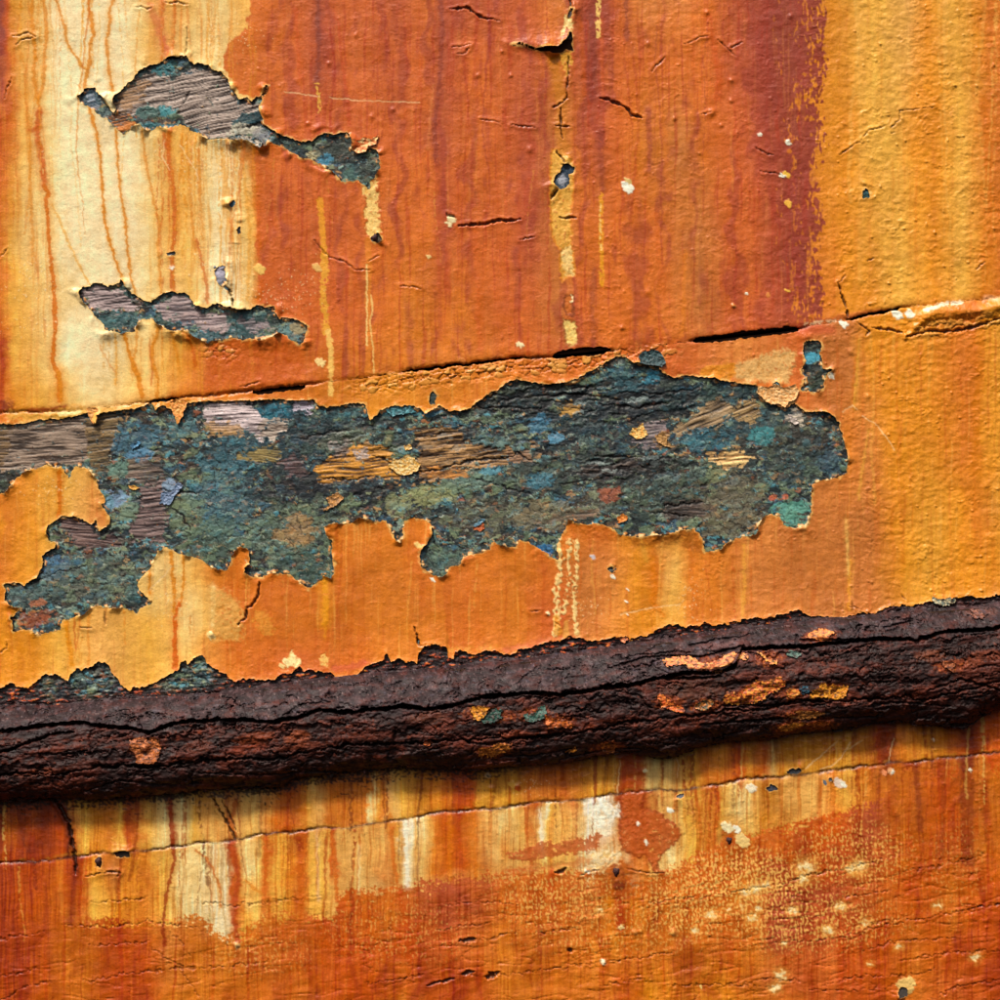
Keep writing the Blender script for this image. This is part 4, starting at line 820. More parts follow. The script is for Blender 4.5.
wood('130,462 160,458 164,480 140,482 128,478', (116, 98, 88), (60, 46, 44), .1, .8)
wood('142,488 162,482 166,520 162,542 146,536 134,540 130,530 140,512', (118, 100, 98), (62, 50, 52), .08, 1, 2.0)
wood('56,520 76,516 92,526 98,540 120,536 120,544 96,548 80,546 70,534', (108, 88, 84), (58, 40, 44), -.12, 1, 1.9)
wood('202,408 222,402 246,402 256,412 264,424 262,440 250,432 236,428 216,430 204,424', (196, 182, 184), (104, 92, 94), .05, 1)
wood('204,422 236,424 244,432 210,434', (168, 130, 84), (80, 64, 46), .05, .8)
wood('294,402 314,401 308,412 292,410', (176, 168, 182), (90, 80, 92), .05, 1)
wood('262,424 284,420 286,428 270,440 262,436', (186, 172, 160), (96, 80, 70), .05, .9)
wood('238,458 262,448 284,448 278,460 256,462', (136, 118, 72), (78, 66, 44), -.1, .9)
wood('282,460 298,456 306,472 290,476', (104, 80, 80), (58, 42, 44), .05, .8)
wood('316,468 330,458 352,446 372,443 388,450 396,466 400,482 380,476 350,480 324,484', (184, 132, 66), (84, 54, 30), .06, 1, 2.2)
wood('330,444 346,440 350,452 336,458', (146, 134, 130), (80, 66, 60), .1, .8)
wood('356,452 366,450 368,456 358,458', (168, 160, 160), (100, 90, 84), .1, .8)
wood('414,430 440,426 458,428 462,440 480,446 500,448 516,452 508,462 470,466 450,478 424,480 414,468 420,450', (156, 122, 84), (66, 44, 28), .10, 1, 2.1)
wood('420,472 440,468 460,470 470,476 440,478', (190, 130, 70), (90, 56, 30), .14, .8)
wood('508,454 530,452 532,460 512,462', (140, 108, 84), (80, 56, 44), .05, .8)
wood('668,432 690,420 708,402 726,400 732,412 722,424 700,428 684,432', (146, 124, 96), (84, 68, 52), .45, 1, 2)
wood('732,416 736,406 746,400 758,402 757,416 752,424 744,420', (152, 128, 92), (90, 70, 46), .4, 1, 2)
wood('708,454 726,452 744,452 752,459 742,463 736,469 722,466 712,464', (208, 176, 126), (130, 98, 62), .08, 1, 1.9, 1.0, 1.2)
wood('632,436 642,424 664,422 668,440 656,448 640,444', (140, 124, 126), (70, 62, 68), .05, .8)
wood('656,436 668,432 670,448 660,446', (166, 128, 80), (110, 80, 46), .1, .8)
wood('786,414 800,410 802,424 790,426', (188, 176, 160), (90, 90, 90), .1, .8)
wood('570,472 600,466 640,460 642,468 600,474', (90, 78, 72), (44, 34, 34), .05, .8)
wood('560,404 580,402 578,412 562,414', (176, 136, 76), (70, 50, 32), .02, .9)
wood('664,504 700,500 704,516 670,520', (96, 82, 76), (44, 36, 36), .05, .8)
wood('536,522 560,515 596,508 600,516 570,520', (126, 100, 82), (80, 64, 54), .1, .7)
# heavy checks and torn fibres in the exposed band
def ucrack(s_, w, depth=2.0):
    global UC, UH
    pts = P(s_); d, t = seg_dist(Xu + .8 * A, Yu + .8 * B, pts)
    m = smooth(.7, -.5, d - w / 2 * (1 - .6 * np.abs(2 * t - 1)))
    UH = UH - depth * m; UC = mixc(UC, np.broadcast_to(lin((22, 18, 18)), UC.shape), m * .9)


for s_, w in [('420,472 440,470 456,464 478,460 500,458 512,457', 2.4), ('512,457 518,452 524,458 532,460', 1.6), ('474,478 500,486 530,494 545,500', 1.2), ('370,456 385,458 395,468', 1.4), ('590,462 600,460', 5), ('300,440 330,432 350,430', 2),
              ('320,478 350,480 372,476', 2), ('500,400 540,396 580,394 620,400', 2.6), ('480,408 520,408 556,412', 2), ('540,392 580,388 610,386', 2), ('600,404 640,408 680,400', 2.4), ('620,392 660,394 700,388', 2.2), ('560,484 590,480', 1.6), ('664,506 690,504 702,503', 2.6),
              ('702,486 706,484', 4), ('160,490 178,492 200,492', 2), ('172,508 182,516 190,530', 3), ('30,584 60,572 86,566', 1), ('596,456 640,458', 1.8), ('650,512 690,516', 1.6), ('150,300 156,304', 2), ('242,128 262,124 282,138', 2.4), ('190,92 182,104', 1)]:
    ucrack(s_, w)
# torn, layered fibres in the darkest stretch
tz = np.exp(-(((Xu - 600) / 130) ** 2 + ((Yu - 400) / 26) ** 2) ** 2) + .8 * np.exp(-(((Xu - 630) / 70) ** 2 + ((Yu - 466) / 16) ** 2) ** 2) + .5 * np.exp(-(((Xu - 400) / 120) ** 2 + ((Yu - 440) / 26) ** 2) ** 2)
cf, fi, fk = cells((Xu + A) / 15, (YRu + B) / 3.6, 6)
UH = UH + tz * ((fi - .5) * 3.6 - .6)
UC = mixc(UC, dark, tz * smooth(.55, .15, fi) * .75)
UC = mixc(UC, np.broadcast_to(lin((118, 132, 132)), UC.shape), tz * smooth(.9, .97, fk) * .6)
UC = mixc(UC, dark, smooth(.09, .0, c1) * .7 * (1 - WOOD)); UC = mixc(UC, dark, smooth(.07, .0, c2) * .15 * (1 - WOOD))
UH = UH - (smooth(.08, 0, c1) * .9 + smooth(.07, 0, c2) * .3) * (1 - WOOD) + .22 * gn(Xu / 1.6, YRu / 1.4, 7)
spk = gn(Xu / 1.7, YRu / 1.5, 8)
UC = UC * (1 + (.20 * spk + .20 * nhi)[..., None] * (1 - .5 * WOOD[..., None])) * 1.0
UH = UH * (.5 + .3 * WOOD) + (.12 * nhi + .05 * spk) * (1 - .7 * WOOD)
UC = UC * 1.12
UC = mixc(UC, np.broadcast_to(lin((176, 150, 100)), UC.shape), smooth(.86, .95, gn(Xu / 3.6, Yu / 3, 9) + .15 * n1) * .6)
UC = mixc(UC, np.broadcast_to(lin((170, 92, 50)), UC.shape), smooth(.88, .96, gn(Xu / 5, Yu / 3.4, 10) + .15 * n3) * .6)
bandn = gn(Xu / 9, Yu / 9, 7) + .5 * gn(Xu / 3, Yu / 3, 8)
hu = HOLEU
band = smooth(2.6, 1.6, hu - 1.8 * bandn) * smooth(.25, .5, bandn) * (hu > -3)
UC = mixc(UC, np.broadcast_to(lin((196, 128, 66)), UC.shape), band * .8); UH = UH + band * .8
band = smooth(1.3, .6, hu - 1.2 * bandn) * smooth(.3, .55, bandn) * (hu > -3)
UC = mixc(UC, np.broadcast_to(lin((232, 206, 156)), UC.shape), band * .8); UH = UH + band * .4
# crust along the top of the strake, below the coat of the middle plank
lz = smooth(-14, -5, Yu - COATLOW[:, SLU[1]]) * (Yu > 560)
tealz = np.maximum(np.exp(-((Xu - 60) / 24) ** 4) * .7 + np.exp(-((Xu - 98) / 24) ** 4) + np.exp(-((Xu - 188) / 34) ** 4), 0) + .8 * np.exp(-((Xu - 948) / 10) ** 4)
crn = fbm(Xu / 9, YRu / 3, 3, 4, .6)
cc = mixc(np.broadcast_to(lin((58, 38, 38)), UC.shape), np.broadcast_to(lin((190, 88, 60)), UC.shape), smooth(.15, .5, crn))
cc = mixc(cc, np.broadcast_to(lin((222, 150, 70)), UC.shape), smooth(.45, .75, crn + .2 * spk))
cc = mixc(cc, dark, smooth(.1, .4, -crn))
gapd = smooth(9, 2, RTOP[:, SLU[1]] - Yu)
UC = mixc(UC, cc, lz * np.clip(1 - tealz * (1 - .8 * gapd), 0, 1))
UH = UH + lz * crn * 1.5
lu = UC.mean(-1, keepdims=True)
UC = (lu + (UC - lu) * 1.12) * np.array([1.10, 1.10, 1.06], f4)
UC = np.clip(UC * (.35 + .65 * smooth(.0, .16, lu)) * 1.08, .002, .85)
# what shows inside the single small chips
for pts, c in SMALL:
    if pts[0][1] < 640:
        px, py = Xu, Yu; x0, y0 = pts[0]
        m = smooth(16, 12, np.hypot(Xu - x0, Yu - y0))
        UC = mixc(UC, np.broadcast_to(lin(c), UC.shape) * (1 + .3 * spk[..., None]), m)
m = smooth(34, 28, np.hypot((Xu - 548) * .8, Yu - 48)); UC = mixc(UC, np.broadcast_to(lin((34, 34, 40)), UC.shape), m); UH = UH - 4 * m
m = smooth(20, 14, np.hypot(Xu - 563, Yu - 177)); UC = mixc(UC, np.broadcast_to(lin((40, 60, 78)), UC.shape), m)
m = smooth(7, 3, np.hypot((Xu - 562) * 1.2, Yu - 180) + 3 * spk); UC = mixc(UC, np.broadcast_to(lin((160, 166, 178)), UC.shape), m)
m = smooth(7, 3, np.hypot((Xu - 220) * 1.2, Yu - 273) + 2 * spk); UC = mixc(UC, np.broadcast_to(lin((176, 172, 190)), UC.shape), m)
UNDER = np.zeros(X.shape + (3,), f4) + lin((70, 66, 62)); UNDER[SLU] = UC
HU = np.zeros(X.shape, f4); HU[SLU] = UH
for pts, c in SMALL:
    if pts[0][1] > 640: 
        sl = win(pts[0][0] - 16, pts[0][1] - 16, pts[0][0] + 22, pts[0][1] + 16); UNDER[sl] = lin(c) * (1 + .35 * gn(X[sl] / 2, Y[sl] / 2, 3)[..., None])

# ------------------------------------------------------------------ the rubbing strake
SLR = win(-110, 580, 1110, 830)
Xr, Yr, YRr = X[SLR], Y[SLR], YR[SLR]
rt, rb = RTOP[:, SLR[1]], RBOT[:, SLR[1]]
rj = 1.6 * J8y[SLR] + 1.3 * J3y[SLR]
FR = np.minimum(Yr + rj - rt, rb - Yr + rj * 1.3)
T = np.clip((Yr - rt) / (rb - rt), 0, 1)
CRA = curve('-100,736 0,730 20,729 50,724 75,722 95,725 130,728 150,733 170,724 190,719 200,721 250,719 270,722 300,715 320,709 345,713 370,708 400,706 430,708 450,705 480,697 520,692 560,695 600,687 640,684 655,677 680,673 700,672 720,671 735,664 742,650 770,648 800,646 850,642 890,638 915,640 940,632 960,630 1000,628 1100,616')
CRB = curve('-100,782 0,775 70,772 95,768 130,764 170,766 200,761 230,757 270,759 300,755 330,746 360,745 400,741 440,742 500,738 560,735 600,728 640,720 700,714 760,708 800,700 830,704 870,698 905,695 920,701 960,692 1000,680 1100,668')
cra, crb = CRA[:, SLR[1]], CRB[:, SLR[1]]
warp = 2.2 * J8y[SLR] + 1.2 * J3y[SLR] + 3 * gn(Xr / 40, Yr / 40, 7)
dA = Yr + warp * .6 - cra; dB = Yr + warp - crb
prof = np.clip(1 - np.abs(2 * T - 1.08) ** 2.3, 0, 1) ** .62
HR = 3 + 33 * prof
# split into rough layers: steps, checks and scales that follow the length
n4 = fbm(Xr / 46, YRr / 12, 1, 4, .5); n5 = fbm(Xr / 11, YRr / 7, 4, 5, .6); n6 = fbm(Xr / 90, YRr / 20, 9, 4)
cs, si, sk = cells((Xr + 8 * J25x[SLR] + 4 * J8x[SLR]) / 48, (YRr + warp + 3 * J8y[SLR]) / 12, 7)
cs2, si2, sk2 = cells((Xr + 3 * J8x[SLR] + 1.5 * J3x[SLR]) / 11, (YRr + 1.6 * J8y[SLR] + J3y[SLR]) / 5, 8)
HR += 1.8 * n4 + .9 * n5 + (si - .5) * 3.4 - 2.2 * smooth(.06, 0, cs) + (si2 - .5) * .9 - .7 * smooth(.1, 0, cs2) + .55 * fbm(Xr / 5, Yr / 4, 3, 3) + .15 * gn(Xr / 1.8, Yr / 1.7, 5)
HR += 3.0 * smooth(0, 2, -dA) * smooth(-16, -1, dA)          # upper layer overhangs its split
wA = 1.5 + .9 * gn(Xr / 30, Yr * 0, 2) + .6 * gn(Xr / 9, Yr * 0, 3)
gA = smooth(.8, -.6, np.abs(dA) - np.clip(wA, .6, 3)); HR -= 13 * gA
wB = .6 + .9 * gn(Xr / 34, Yr * 0 + 4, 4)
gB = smooth(.8, -.6, np.abs(dB) - np.clip(wB, .1, 2.2)); HR -= 7 * gB
lines = np.abs(fbm(Xr / 90, (YRr + warp * .8) / 12, 11, 4, .55)); gl = smooth(.05, .0, lines) * smooth(-.3, .3, gn(Xr / 60, Yr / 14, 6))
HR -= 4.5 * gl
for s_, w, dp in [('0,753 30,742 50,735 75,731', 2.4, 8), ('600,686 640,683 655,676', 3.5, 10), ('620,665 645,658 665,656 700,657 720,652 745,646', 1.8, 6), ('690,646 720,640 760,634', 1.2, 5), ('660,678 690,678 720,676', 2.4, 8), ('800,640 830,640 860,639', 2.2, 7), ('300,704 330,702 320,700', 1.2, 4),
                  ('615,690 640,695 650,712', 1.2, 4), ('885,628 915,621', 1.6, 5), ('640,655 690,652', 1.2, 4), ('925,690 945,684 960,678 980,684 1000,690', 1.6, 5), ('730,702 760,706 800,702', 1.6, 5), ('870,705 900,702 950,706', 1.4, 4), ('430,640 470,646', 1, 3),
                  ('455,733 470,742 490,744 520,738 560,733', 1.4, 4), ('560,760 600,752 640,748', 1.4, 4), ('500,758 540,755 580,748', 1.2, 3), ('700,724 760,720 800,716', 1.6, 5), ('810,720 850,718 890,716', 1.2, 4), ('90,790 120,780 170,786', 1.2, 4), ('200,772 260,775 320,772 360,776', 1.2, 4)]:
    pts = P(s_); d, t = seg_dist(Xr + 1.2 * J8x[SLR], Yr + 1.2 * J8y[SLR] + .8 * J3y[SLR], pts)
    m = smooth(.8, -.6, d - w / 2 * (1.1 - .6 * np.abs(2 * t - 1))); HR -= dp * m
    gA = np.maximum(gA, m * .9)
RC = mixc(np.broadcast_to(lin((54, 40, 44)), Xr.shape + (3,)), np.broadcast_to(lin((50, 30, 27)), Xr.shape + (3,)), smooth(-6, 10, dA + 8 * n6))
RC = mixc(RC, np.broadcast_to(lin((96, 80, 84)), RC.shape), smooth(.25, .8, n5 + .3 * n4 + .3 * smooth(4, -16, dA) + .3 * gn(Xr / 3, YRr / 2.4, 3)) * smooth(14, -6, dA) * .65)  # grey highlights of the upper layer, put into its colour
RC = mixc(RC, np.broadcast_to(lin((112, 54, 34)), RC.shape), smooth(-.05, .6, n6 + .6 * n5) * smooth(-8, 8, dA) * .8)
RC = mixc(RC, np.broadcast_to(lin((150, 72, 36)), RC.shape), smooth(.35, .6, fbm(Xr / 9, YRr / 5, 6, 4, .6) + .3 * n6) * smooth(-14, 8, dA) * .5)
RC = mixc(RC, np.broadcast_to(lin((44, 28, 30)), RC.shape), smooth(.0, .6, -n4 - .2) * .6)
for cx, cy, rx, ry, c, a in [(258, 738, 22, 8, (150, 74, 34), .8), (298, 738, 14, 10, (160, 82, 36), .8), (248, 748, 24, 5, (150, 66, 30), .7), (40, 772, 24, 5, (140, 70, 36), .8), (300, 745, 30, 5, (128, 62, 32), .7), (430, 716, 22, 7, (128, 74, 50), .7), (470, 740, 20, 5, (150, 72, 46), .6),
                             (510, 733, 16, 4, (168, 84, 48), .7), (960, 665, 24, 8, (150, 80, 46), .7), (985, 655, 22, 6, (160, 84, 50), .7), (978, 672, 30, 8, (120, 60, 40), .6), (930, 655, 18, 6, (150, 84, 46), .6), (200, 745, 16, 8, (118, 60, 34), .6), (375, 735, 16, 5, (120, 60, 34), .5), (750, 655, 30, 6, (130, 84, 80), .6),
                             (690, 690, 36, 12, (110, 66, 42), .6), (720, 645, 30, 4, (130, 92, 92), .6), (790, 655, 20, 6, (140, 100, 96), .5), (980, 614, 20, 5, (130, 90, 80), .6), (90, 765, 20, 8, (110, 56, 36), .5)]:
    d = ((Xr - cx) / rx) ** 2 + ((Yr + .1 * (Xr - cx) - cy) / ry) ** 2
    m = smooth(1.3, .3, d + .8 * n5 + .3 * gn(Xr / 3, Yr / 3, 3)) * a
    RC = mixc(RC, np.broadcast_to(lin(c), RC.shape), m)
RC = mixc(RC, np.broadcast_to(lin((26, 18, 18)), RC.shape), np.clip(gA + gB * .9 + gl * .8 + smooth(.06, 0, cs) * .5, 0, 1) * .85)
mb = fbm(Xr / 16, YRr / 7, 13, 5, .6)
RC = mixc(RC, np.broadcast_to(lin((88, 44, 36)), RC.shape), smooth(.0, .5, mb) * .65)
RC = mixc(RC, np.broadcast_to(lin((30, 22, 26)), RC.shape), smooth(.05, .5, -mb) * .6)
RC = mixc(RC, np.broadcast_to(lin((92, 92, 108)), RC.shape), smooth(.35, .6, fbm(Xr / 10, YRr / 4.5, 2, 4, .6)) * smooth(6, -8, dA) * .55)
HR += .9 * mb
RC = RC * (1 + .45 * gn(Xr / 1.8, YRr / 1.5, 12)[..., None] + .45 * n5[..., None])
tip = smooth(.55, .8, gn(Xr / 2.2, YRr / 1.6, 13)) * smooth(8, -10, dA); RC = mixc(RC, np.broadcast_to(lin((176, 160, 160)), RC.shape), tip * .5)
for cx, cy in [(147, 748), (480, 712), (497, 716), (533, 713), (558, 720), (495, 750), (710, 662), (768, 658), (820, 636), (670, 702), (704, 704), (752, 690), (740, 696), (791, 693), (827, 690), (800, 715), (790, 728), (820, 725), (608, 748), (948, 665)]:
    d = ((Xr - cx) / 17) ** 2 + ((Yr + .1 * (Xr - cx) - cy) / 7) ** 2
    m = smooth(1.4, .3, d + 1.0 * n5 + .6 * gn(Xr / 3, Yr / 3, 3)) * .85
    RC = mixc(RC, mixc(np.broadcast_to(lin((140, 66, 30)), RC.shape), np.broadcast_to(lin((206, 118, 46)), RC.shape), smooth(.2, .5, gn(Xr / 2.6, Yr / 2.2, 9))), m)
RC = np.clip(RC * np.array([.72, .60, .57], f4), .002, .7)

# ------------------------------------------------------------------ materials
def nodes_of(name):
    m = bpy.data.materials.new(name); m.use_nodes = True
    nt = m.node_tree; b = nt.nodes['Principled BSDF']
    return m, nt, b


def weathered(name, rough, rvar, grain, grain_amt, bump, bump_scale, spec=.5, attr=True, color=None, stretch=(1, 1, 1), crumb=0.0):
    """procedural weathered surface: pigment map of the layer x fine mineral grain, with micro relief"""
    m, nt, b = nodes_of(name); N, L = nt.nodes, nt.links
    tc = N.new('ShaderNodeTexCoord'); mp = N.new('ShaderNodeMapping'); mp.inputs['Scale'].default_value = stretch
    L.new(tc.outputs['Object'], mp.inputs['Vector'])
    n1_ = N.new('ShaderNodeTexNoise'); n1_.inputs['Scale'].default_value = grain; n1_.inputs['Detail'].default_value = 6; n1_.inputs['Roughness'].default_value = .65
    L.new(mp.outputs[0], n1_.inputs['Vector'])
    r = N.new('ShaderNodeMapRange'); r.inputs['From Min'].default_value = .3; r.inputs['From Max'].default_value = .7
    r.inputs['To Min'].default_value = 1 - grain_amt; r.inputs['To Max'].default_value = 1 + grain_amt
    L.new(n1_.outputs['Fac'], r.inputs['Value'])
    mul = N.new('ShaderNodeVectorMath'); mul.operation = 'SCALE'
    if attr:
        at = N.new('ShaderNodeAttribute'); at.attribute_name = 'pigment'; L.new(at.outputs['Color'], mul.inputs[0])
    else:
        mul.inputs[0].default_value = tuple(float(v) for v in lin(color))
    L.new(r.outputs[0], mul.inputs['Scale']); L.new(mul.outputs[0], b.inputs['Base Color'])
    n2_ = N.new('ShaderNodeTexNoise'); n2_.inputs['Scale'].default_value = 90; n2_.inputs['Detail'].default_value = 5; L.new(tc.outputs['Object'], n2_.inputs['Vector'])
    r2 = N.new('ShaderNodeMapRange'); r2.inputs['From Min'].default_value = .3; r2.inputs['From Max'].default_value = .7
    r2.inputs['To Min'].default_value = rough - rvar; r2.inputs['To Max'].default_value = rough + rvar
    L.new(n2_.outputs['Fac'], r2.inputs['Value']); L.new(r2.outputs[0], b.inputs['Roughness'])
    b.inputs['Specular IOR Level'].default_value = spec
    n3_ = N.new('ShaderNodeTexNoise'); n3_.inputs['Scale'].default_value = bump_scale; n3_.inputs['Detail'].default_value = 4; n3_.inputs['Roughness'].default_value = .6
    L.new(mp.outputs[0], n3_.inputs['Vector'])
    bp = N.new('ShaderNodeBump'); bp.inputs['Strength'].default_value = 1; bp.inputs['Distance'].default_value = bump
    L.new(n3_.outputs['Fac'], bp.inputs['Height'])
    if crumb:
        vo = N.new('ShaderNodeTexVoronoi'); vo.inputs['Scale'].default_value = bump_scale * .6; L.new(mp.outputs[0], vo.inputs['Vector'])
        bp2 = N.new('ShaderNodeBump'); bp2.inputs['Strength'].default_value = 1; bp2.inputs['Distance'].default_value = crumb
        L.new(vo.outputs['Distance'], bp2.inputs['Height']); L.new(bp.outputs[0], bp2.inputs['Normal']); L.new(bp2.outputs[0], b.inputs['Normal'])
    else:
        L.new(bp.outputs[0], b.inputs['Normal'])
    return m


M_COAT = weathered('weathered_orange_paint', .40, .12, 900, .17, .00030, 420, .36, stretch=(1, 1, 1.3))
M_UNDER = weathered('old_blue_green_paint_and_bare_wood', .55, .16, 600, .13, .0004, 420, .4, crumb=0, stretch=(.8, 1, 1.4))
M_RUST = weathered('scaling_rusty_crust', .6, .14, 600, .35, .0006, 420, .28, crumb=.0004, stretch=(.6, 1, 1.4))
M_WOOD = weathered('damp_dark_plank_wood', .85, .05, 300, .3, .001, 300, .2, attr=False, color=(64, 44, 32), stretch=(.15, 1, 1.5))
M_FLAKE = weathered('loose_paint_flake', .45, .12, 700, .2, .0008, 500, .4, crumb=.0004)
M_NAIL = weathered('corroded_iron', .6, .15, 700, .35, .0010, 500, .4, attr=False, color=(62, 30, 30), crumb=.0006)

# ------------------------------------------------------------------ mesh builders
def link(o, parent=None, label=None):
    scene.collection.objects.link(o)
    if parent: o.parent = parent
    if label: o['label'] = label
    return o


def sheet(name, F, H, C, mat, parent, sl=None, thick=1.2, label=None, xs=None, ys=None, scale=1.0):
    """relief sheet over the grid where F > 0; its outline is snapped to F = 0 and gets a real edge"""
    if xs is None:
        sl = sl or (slice(0, NY), slice(0, NX)); xs, ys = AX[sl[1]], AY[sl[0]]
    ny, nx = F.shape
    gx, gy = np.meshgrid(xs, ys)
    q = (F[:-1, :-1] > 0) | (F[1:, :-1] > 0) | (F[:-1, 1:] > 0) | (F[1:, 1:] > 0)
    stepx = np.gradient(xs)[None, :]; stepy = np.gradient(ys)[:, None]
    dy_, dx_ = np.gradient(F, ys, xs)
    g2_ = np.maximum(dx_ ** 2 + dy_ ** 2, .12)
    mv = (F <= 0)
    ox = np.where(mv, np.clip(-F * dx_ / g2_, -1.3, 1.3), 0) * np.minimum(stepx, 1) ; oy = np.where(mv, np.clip(-F * dy_ / g2_, -1.3, 1.3), 0) * np.minimum(stepy, 1)
    px, py = gx + ox, gy + oy
    k = (DIST * 1000 - 0 * H) / (DIST * 1000)
    used = np.zeros((ny, nx), bool)
    used[:-1, :-1] |= q; used[1:, :-1] |= q; used[:-1, 1:] |= q; used[1:, 1:] |= q
    idx = np.full((ny, nx), -1, np.int64); n0 = int(used.sum()); idx[used] = np.arange(n0)
    co = np.stack([(px - 500) * MM * scale, -H * MM, Z0 + (500 - py) * MM * scale], -1)[used]
    cc = C[used]
    a, b, c, d = idx[:-1, :-1][q], idx[1:, :-1][q], idx[1:, 1:][q], idx[:-1, 1:][q]
    quads = np.stack([a, b, c, d], -1)
    # rim edges
    qp = np.zeros((ny + 1, nx + 1), bool); qp[1:-1, 1:-1] = q[:, :]
    qi = qp[1:, 1:]; ed = []
    Q = np.zeros((ny + 1, nx + 1), bool); Q[1:ny, 1:nx] = q
    up, dn = Q[:ny, 1:nx], Q[1:ny + 1, 1:nx]            # cells above/below the horizontal edge (i, j)-(i, j+1)
    I = idx[:, :-1]; J = idx[:, 1:]
    m = dn & ~up; ed.append(np.stack([J[m], I[m]], -1))
    m = up & ~dn; ed.append(np.stack([I[m], J[m]], -1))
    lf, rg_ = Q[1:ny, :nx], Q[1:ny, 1:nx + 1]
    I = idx[:-1, :]; J = idx[1:, :]
    m = rg_ & ~lf; ed.append(np.stack([I[m], J[m]], -1))
    m = lf & ~rg_; ed.append(np.stack([J[m], I[m]], -1))
    E = np.concatenate(ed)
    bv, inv = np.unique(E.ravel(), return_inverse=True); inv = inv.reshape(E.shape)
    top = co[bv]; bot = co[bv].copy(); bot[:, 1] += thick * MM
    nb = len(bv)
    co = np.concatenate([co, top, bot]); cc = np.concatenate([cc, cc[bv] * .9, cc[bv] * .55])
    sk = np.stack([n0 + inv[:, 1], n0 + inv[:, 0], n0 + nb + inv[:, 0], n0 + nb + inv[:, 1]], -1)
    quads = np.concatenate([quads, sk]).astype(np.int32)
    me = bpy.data.meshes.new(name)
    me.vertices.add(len(co)); me.vertices.foreach_set('co', co.astype(f4).ravel())
    me.loops.add(quads.size); me.loops.foreach_set('vertex_index', quads.ravel())
    me.polygons.add(len(quads)); me.polygons.foreach_set('loop_start', np.arange(0, quads.size, 4, dtype=np.int32))
    me.polygons.foreach_set('use_smooth', np.ones(len(quads), bool))
    at = me.attributes.new('pigment', 'FLOAT_COLOR', 'POINT')
    at.data.foreach_set('color', np.concatenate([cc, np.ones((len(cc), 1), f4)], -1).astype(f4).ravel())
    me.update(calc_edges=True)
    me.materials.append(mat)
    return link(bpy.data.objects.new(name, me), parent, label)


def board(name, top, bot, y_front, y_back, mat, parent, label=None):
    """plank: a prism between two seam lines"""
    xs = AX[::8] if AX[-1] == AX[::8][-1] else np.append(AX[::8], AX[-1])
    t = np.interp(xs, AX, top.ravel()); b = np.interp(xs, AX, bot.ravel())
    v = []; f = []
    for x, a, c in zip(xs, t, b):
        X_ = (x - 500) * MM
        v += [(X_, y_front, Z0 + (500 - a) * MM), (X_, y_front, Z0 + (500 - c) * MM), (X_, y_back, Z0 + (500 - c) * MM), (X_, y_back, Z0 + (500 - a) * MM)]
    n = len(xs)
    for i in range(n - 1):
        p, q_ = 4 * i, 4 * i + 4
        f += [(p, p + 1, q_ + 1, q_), (p + 1, p + 2, q_ + 2, q_ + 1), (p + 2, p + 3, q_ + 3, q_ + 2), (p + 3, p, q_, q_ + 3)]
    f += [(0, 3, 2, 1), (4 * n - 4, 4 * n - 3, 4 * n - 2, 4 * n - 1)]
    me = bpy.data.meshes.new(name); me.from_pydata([tuple(map(float, p)) for p in v], [], f); me.update()
    me.materials.append(mat)
    return link(bpy.data.objects.new(name, me), parent, label)


# ------------------------------------------------------------------ the hull
hull = link(bpy.data.objects.new('boat_hull', None)); hull.location = (0, 0, 0)
hull['label'] = 'planked side of an old boat hull in peeling orange and cream paint with blue-green patches'
hull['category'] = 'boat hull'
YF = .0035
G = lambda v: np.zeros((1, NX), f4) + v
p_up = board('plank', G(-100), SEAM1 - 1.5, YF, .045, M_WOOD, hull, 'upper plank painted cream at left, brick orange in the middle and amber at right')
p_mid = board('plank', SEAM1 + 1.5, (RTOP + RBOT) / 2 - 1, YF, .045, M_WOOD, hull, 'plank above the dark strake with the long blue-green peeled band')
p_str = board('plank', (RTOP + RBOT) / 2 + 1, SEAM2 - 1.2, YF, .045, M_WOOD, hull, 'narrow stained plank directly under the dark strake')
p_low = board('plank', SEAM2 + 1.2, G(1100), YF, .045, M_WOOD, hull, 'lowest plank, pale at its top edge and rust red below')
backing = board('backing_board', G(-100), G(1100), .0455, .06, M_WOOD, hull)

notslit = -open1
cut = -HOLE
F_up = np.minimum(np.minimum(-g1 - .15, cut), notslit)
F_mid = np.minimum(np.minimum(np.minimum(g1 - .15, cut), notslit), lowd)
F_str = np.minimum(np.minimum(Y - (RBOT - 14), -g2 - .15), cut)
F_low = np.minimum(g2 - .15, cut)


def cropped(F):
    r = np.where((F > -1).any(1))[0]; c = np.where((F > -1).any(0))[0]
    return slice(max(r[0] - 2, 0), r[-1] + 3), slice(max(c[0] - 2, 0), c[-1] + 3)


for F, p, lb in [(F_up, p_up, 'cream, brick-orange and amber paint coat of the upper plank'), (F_mid, p_mid, 'orange paint coat around the blue-green peeled band'),
                 (F_str, p_str, 'ochre paint coat streaked with rust under the strake'), (F_low, p_low, 'cream-to-red stained paint coat of the lowest plank')]:
    sl = cropped(F)
    sheet('paint_coat', F[sl], HC[sl], PIG[sl], M_COAT, p, sl, thick=1.3, label=lb)

# exposed layers, one for each loss in the coat; each runs a little way under the coat around it
def exposed(pts, p, label, name='peeled_patch', drop=0):
    sl, s_ = poly(pts, 9, 1.0, .9)
    F = s_ + 5
    if p is p_mid: F = np.minimum(F, g1[sl] + .5)
    if p is p_low: F = np.minimum(F, g2[sl])
    sheet(name, F, HU[sl] - drop, UNDER[sl], M_UNDER, p, sl, thick=3, label=label)


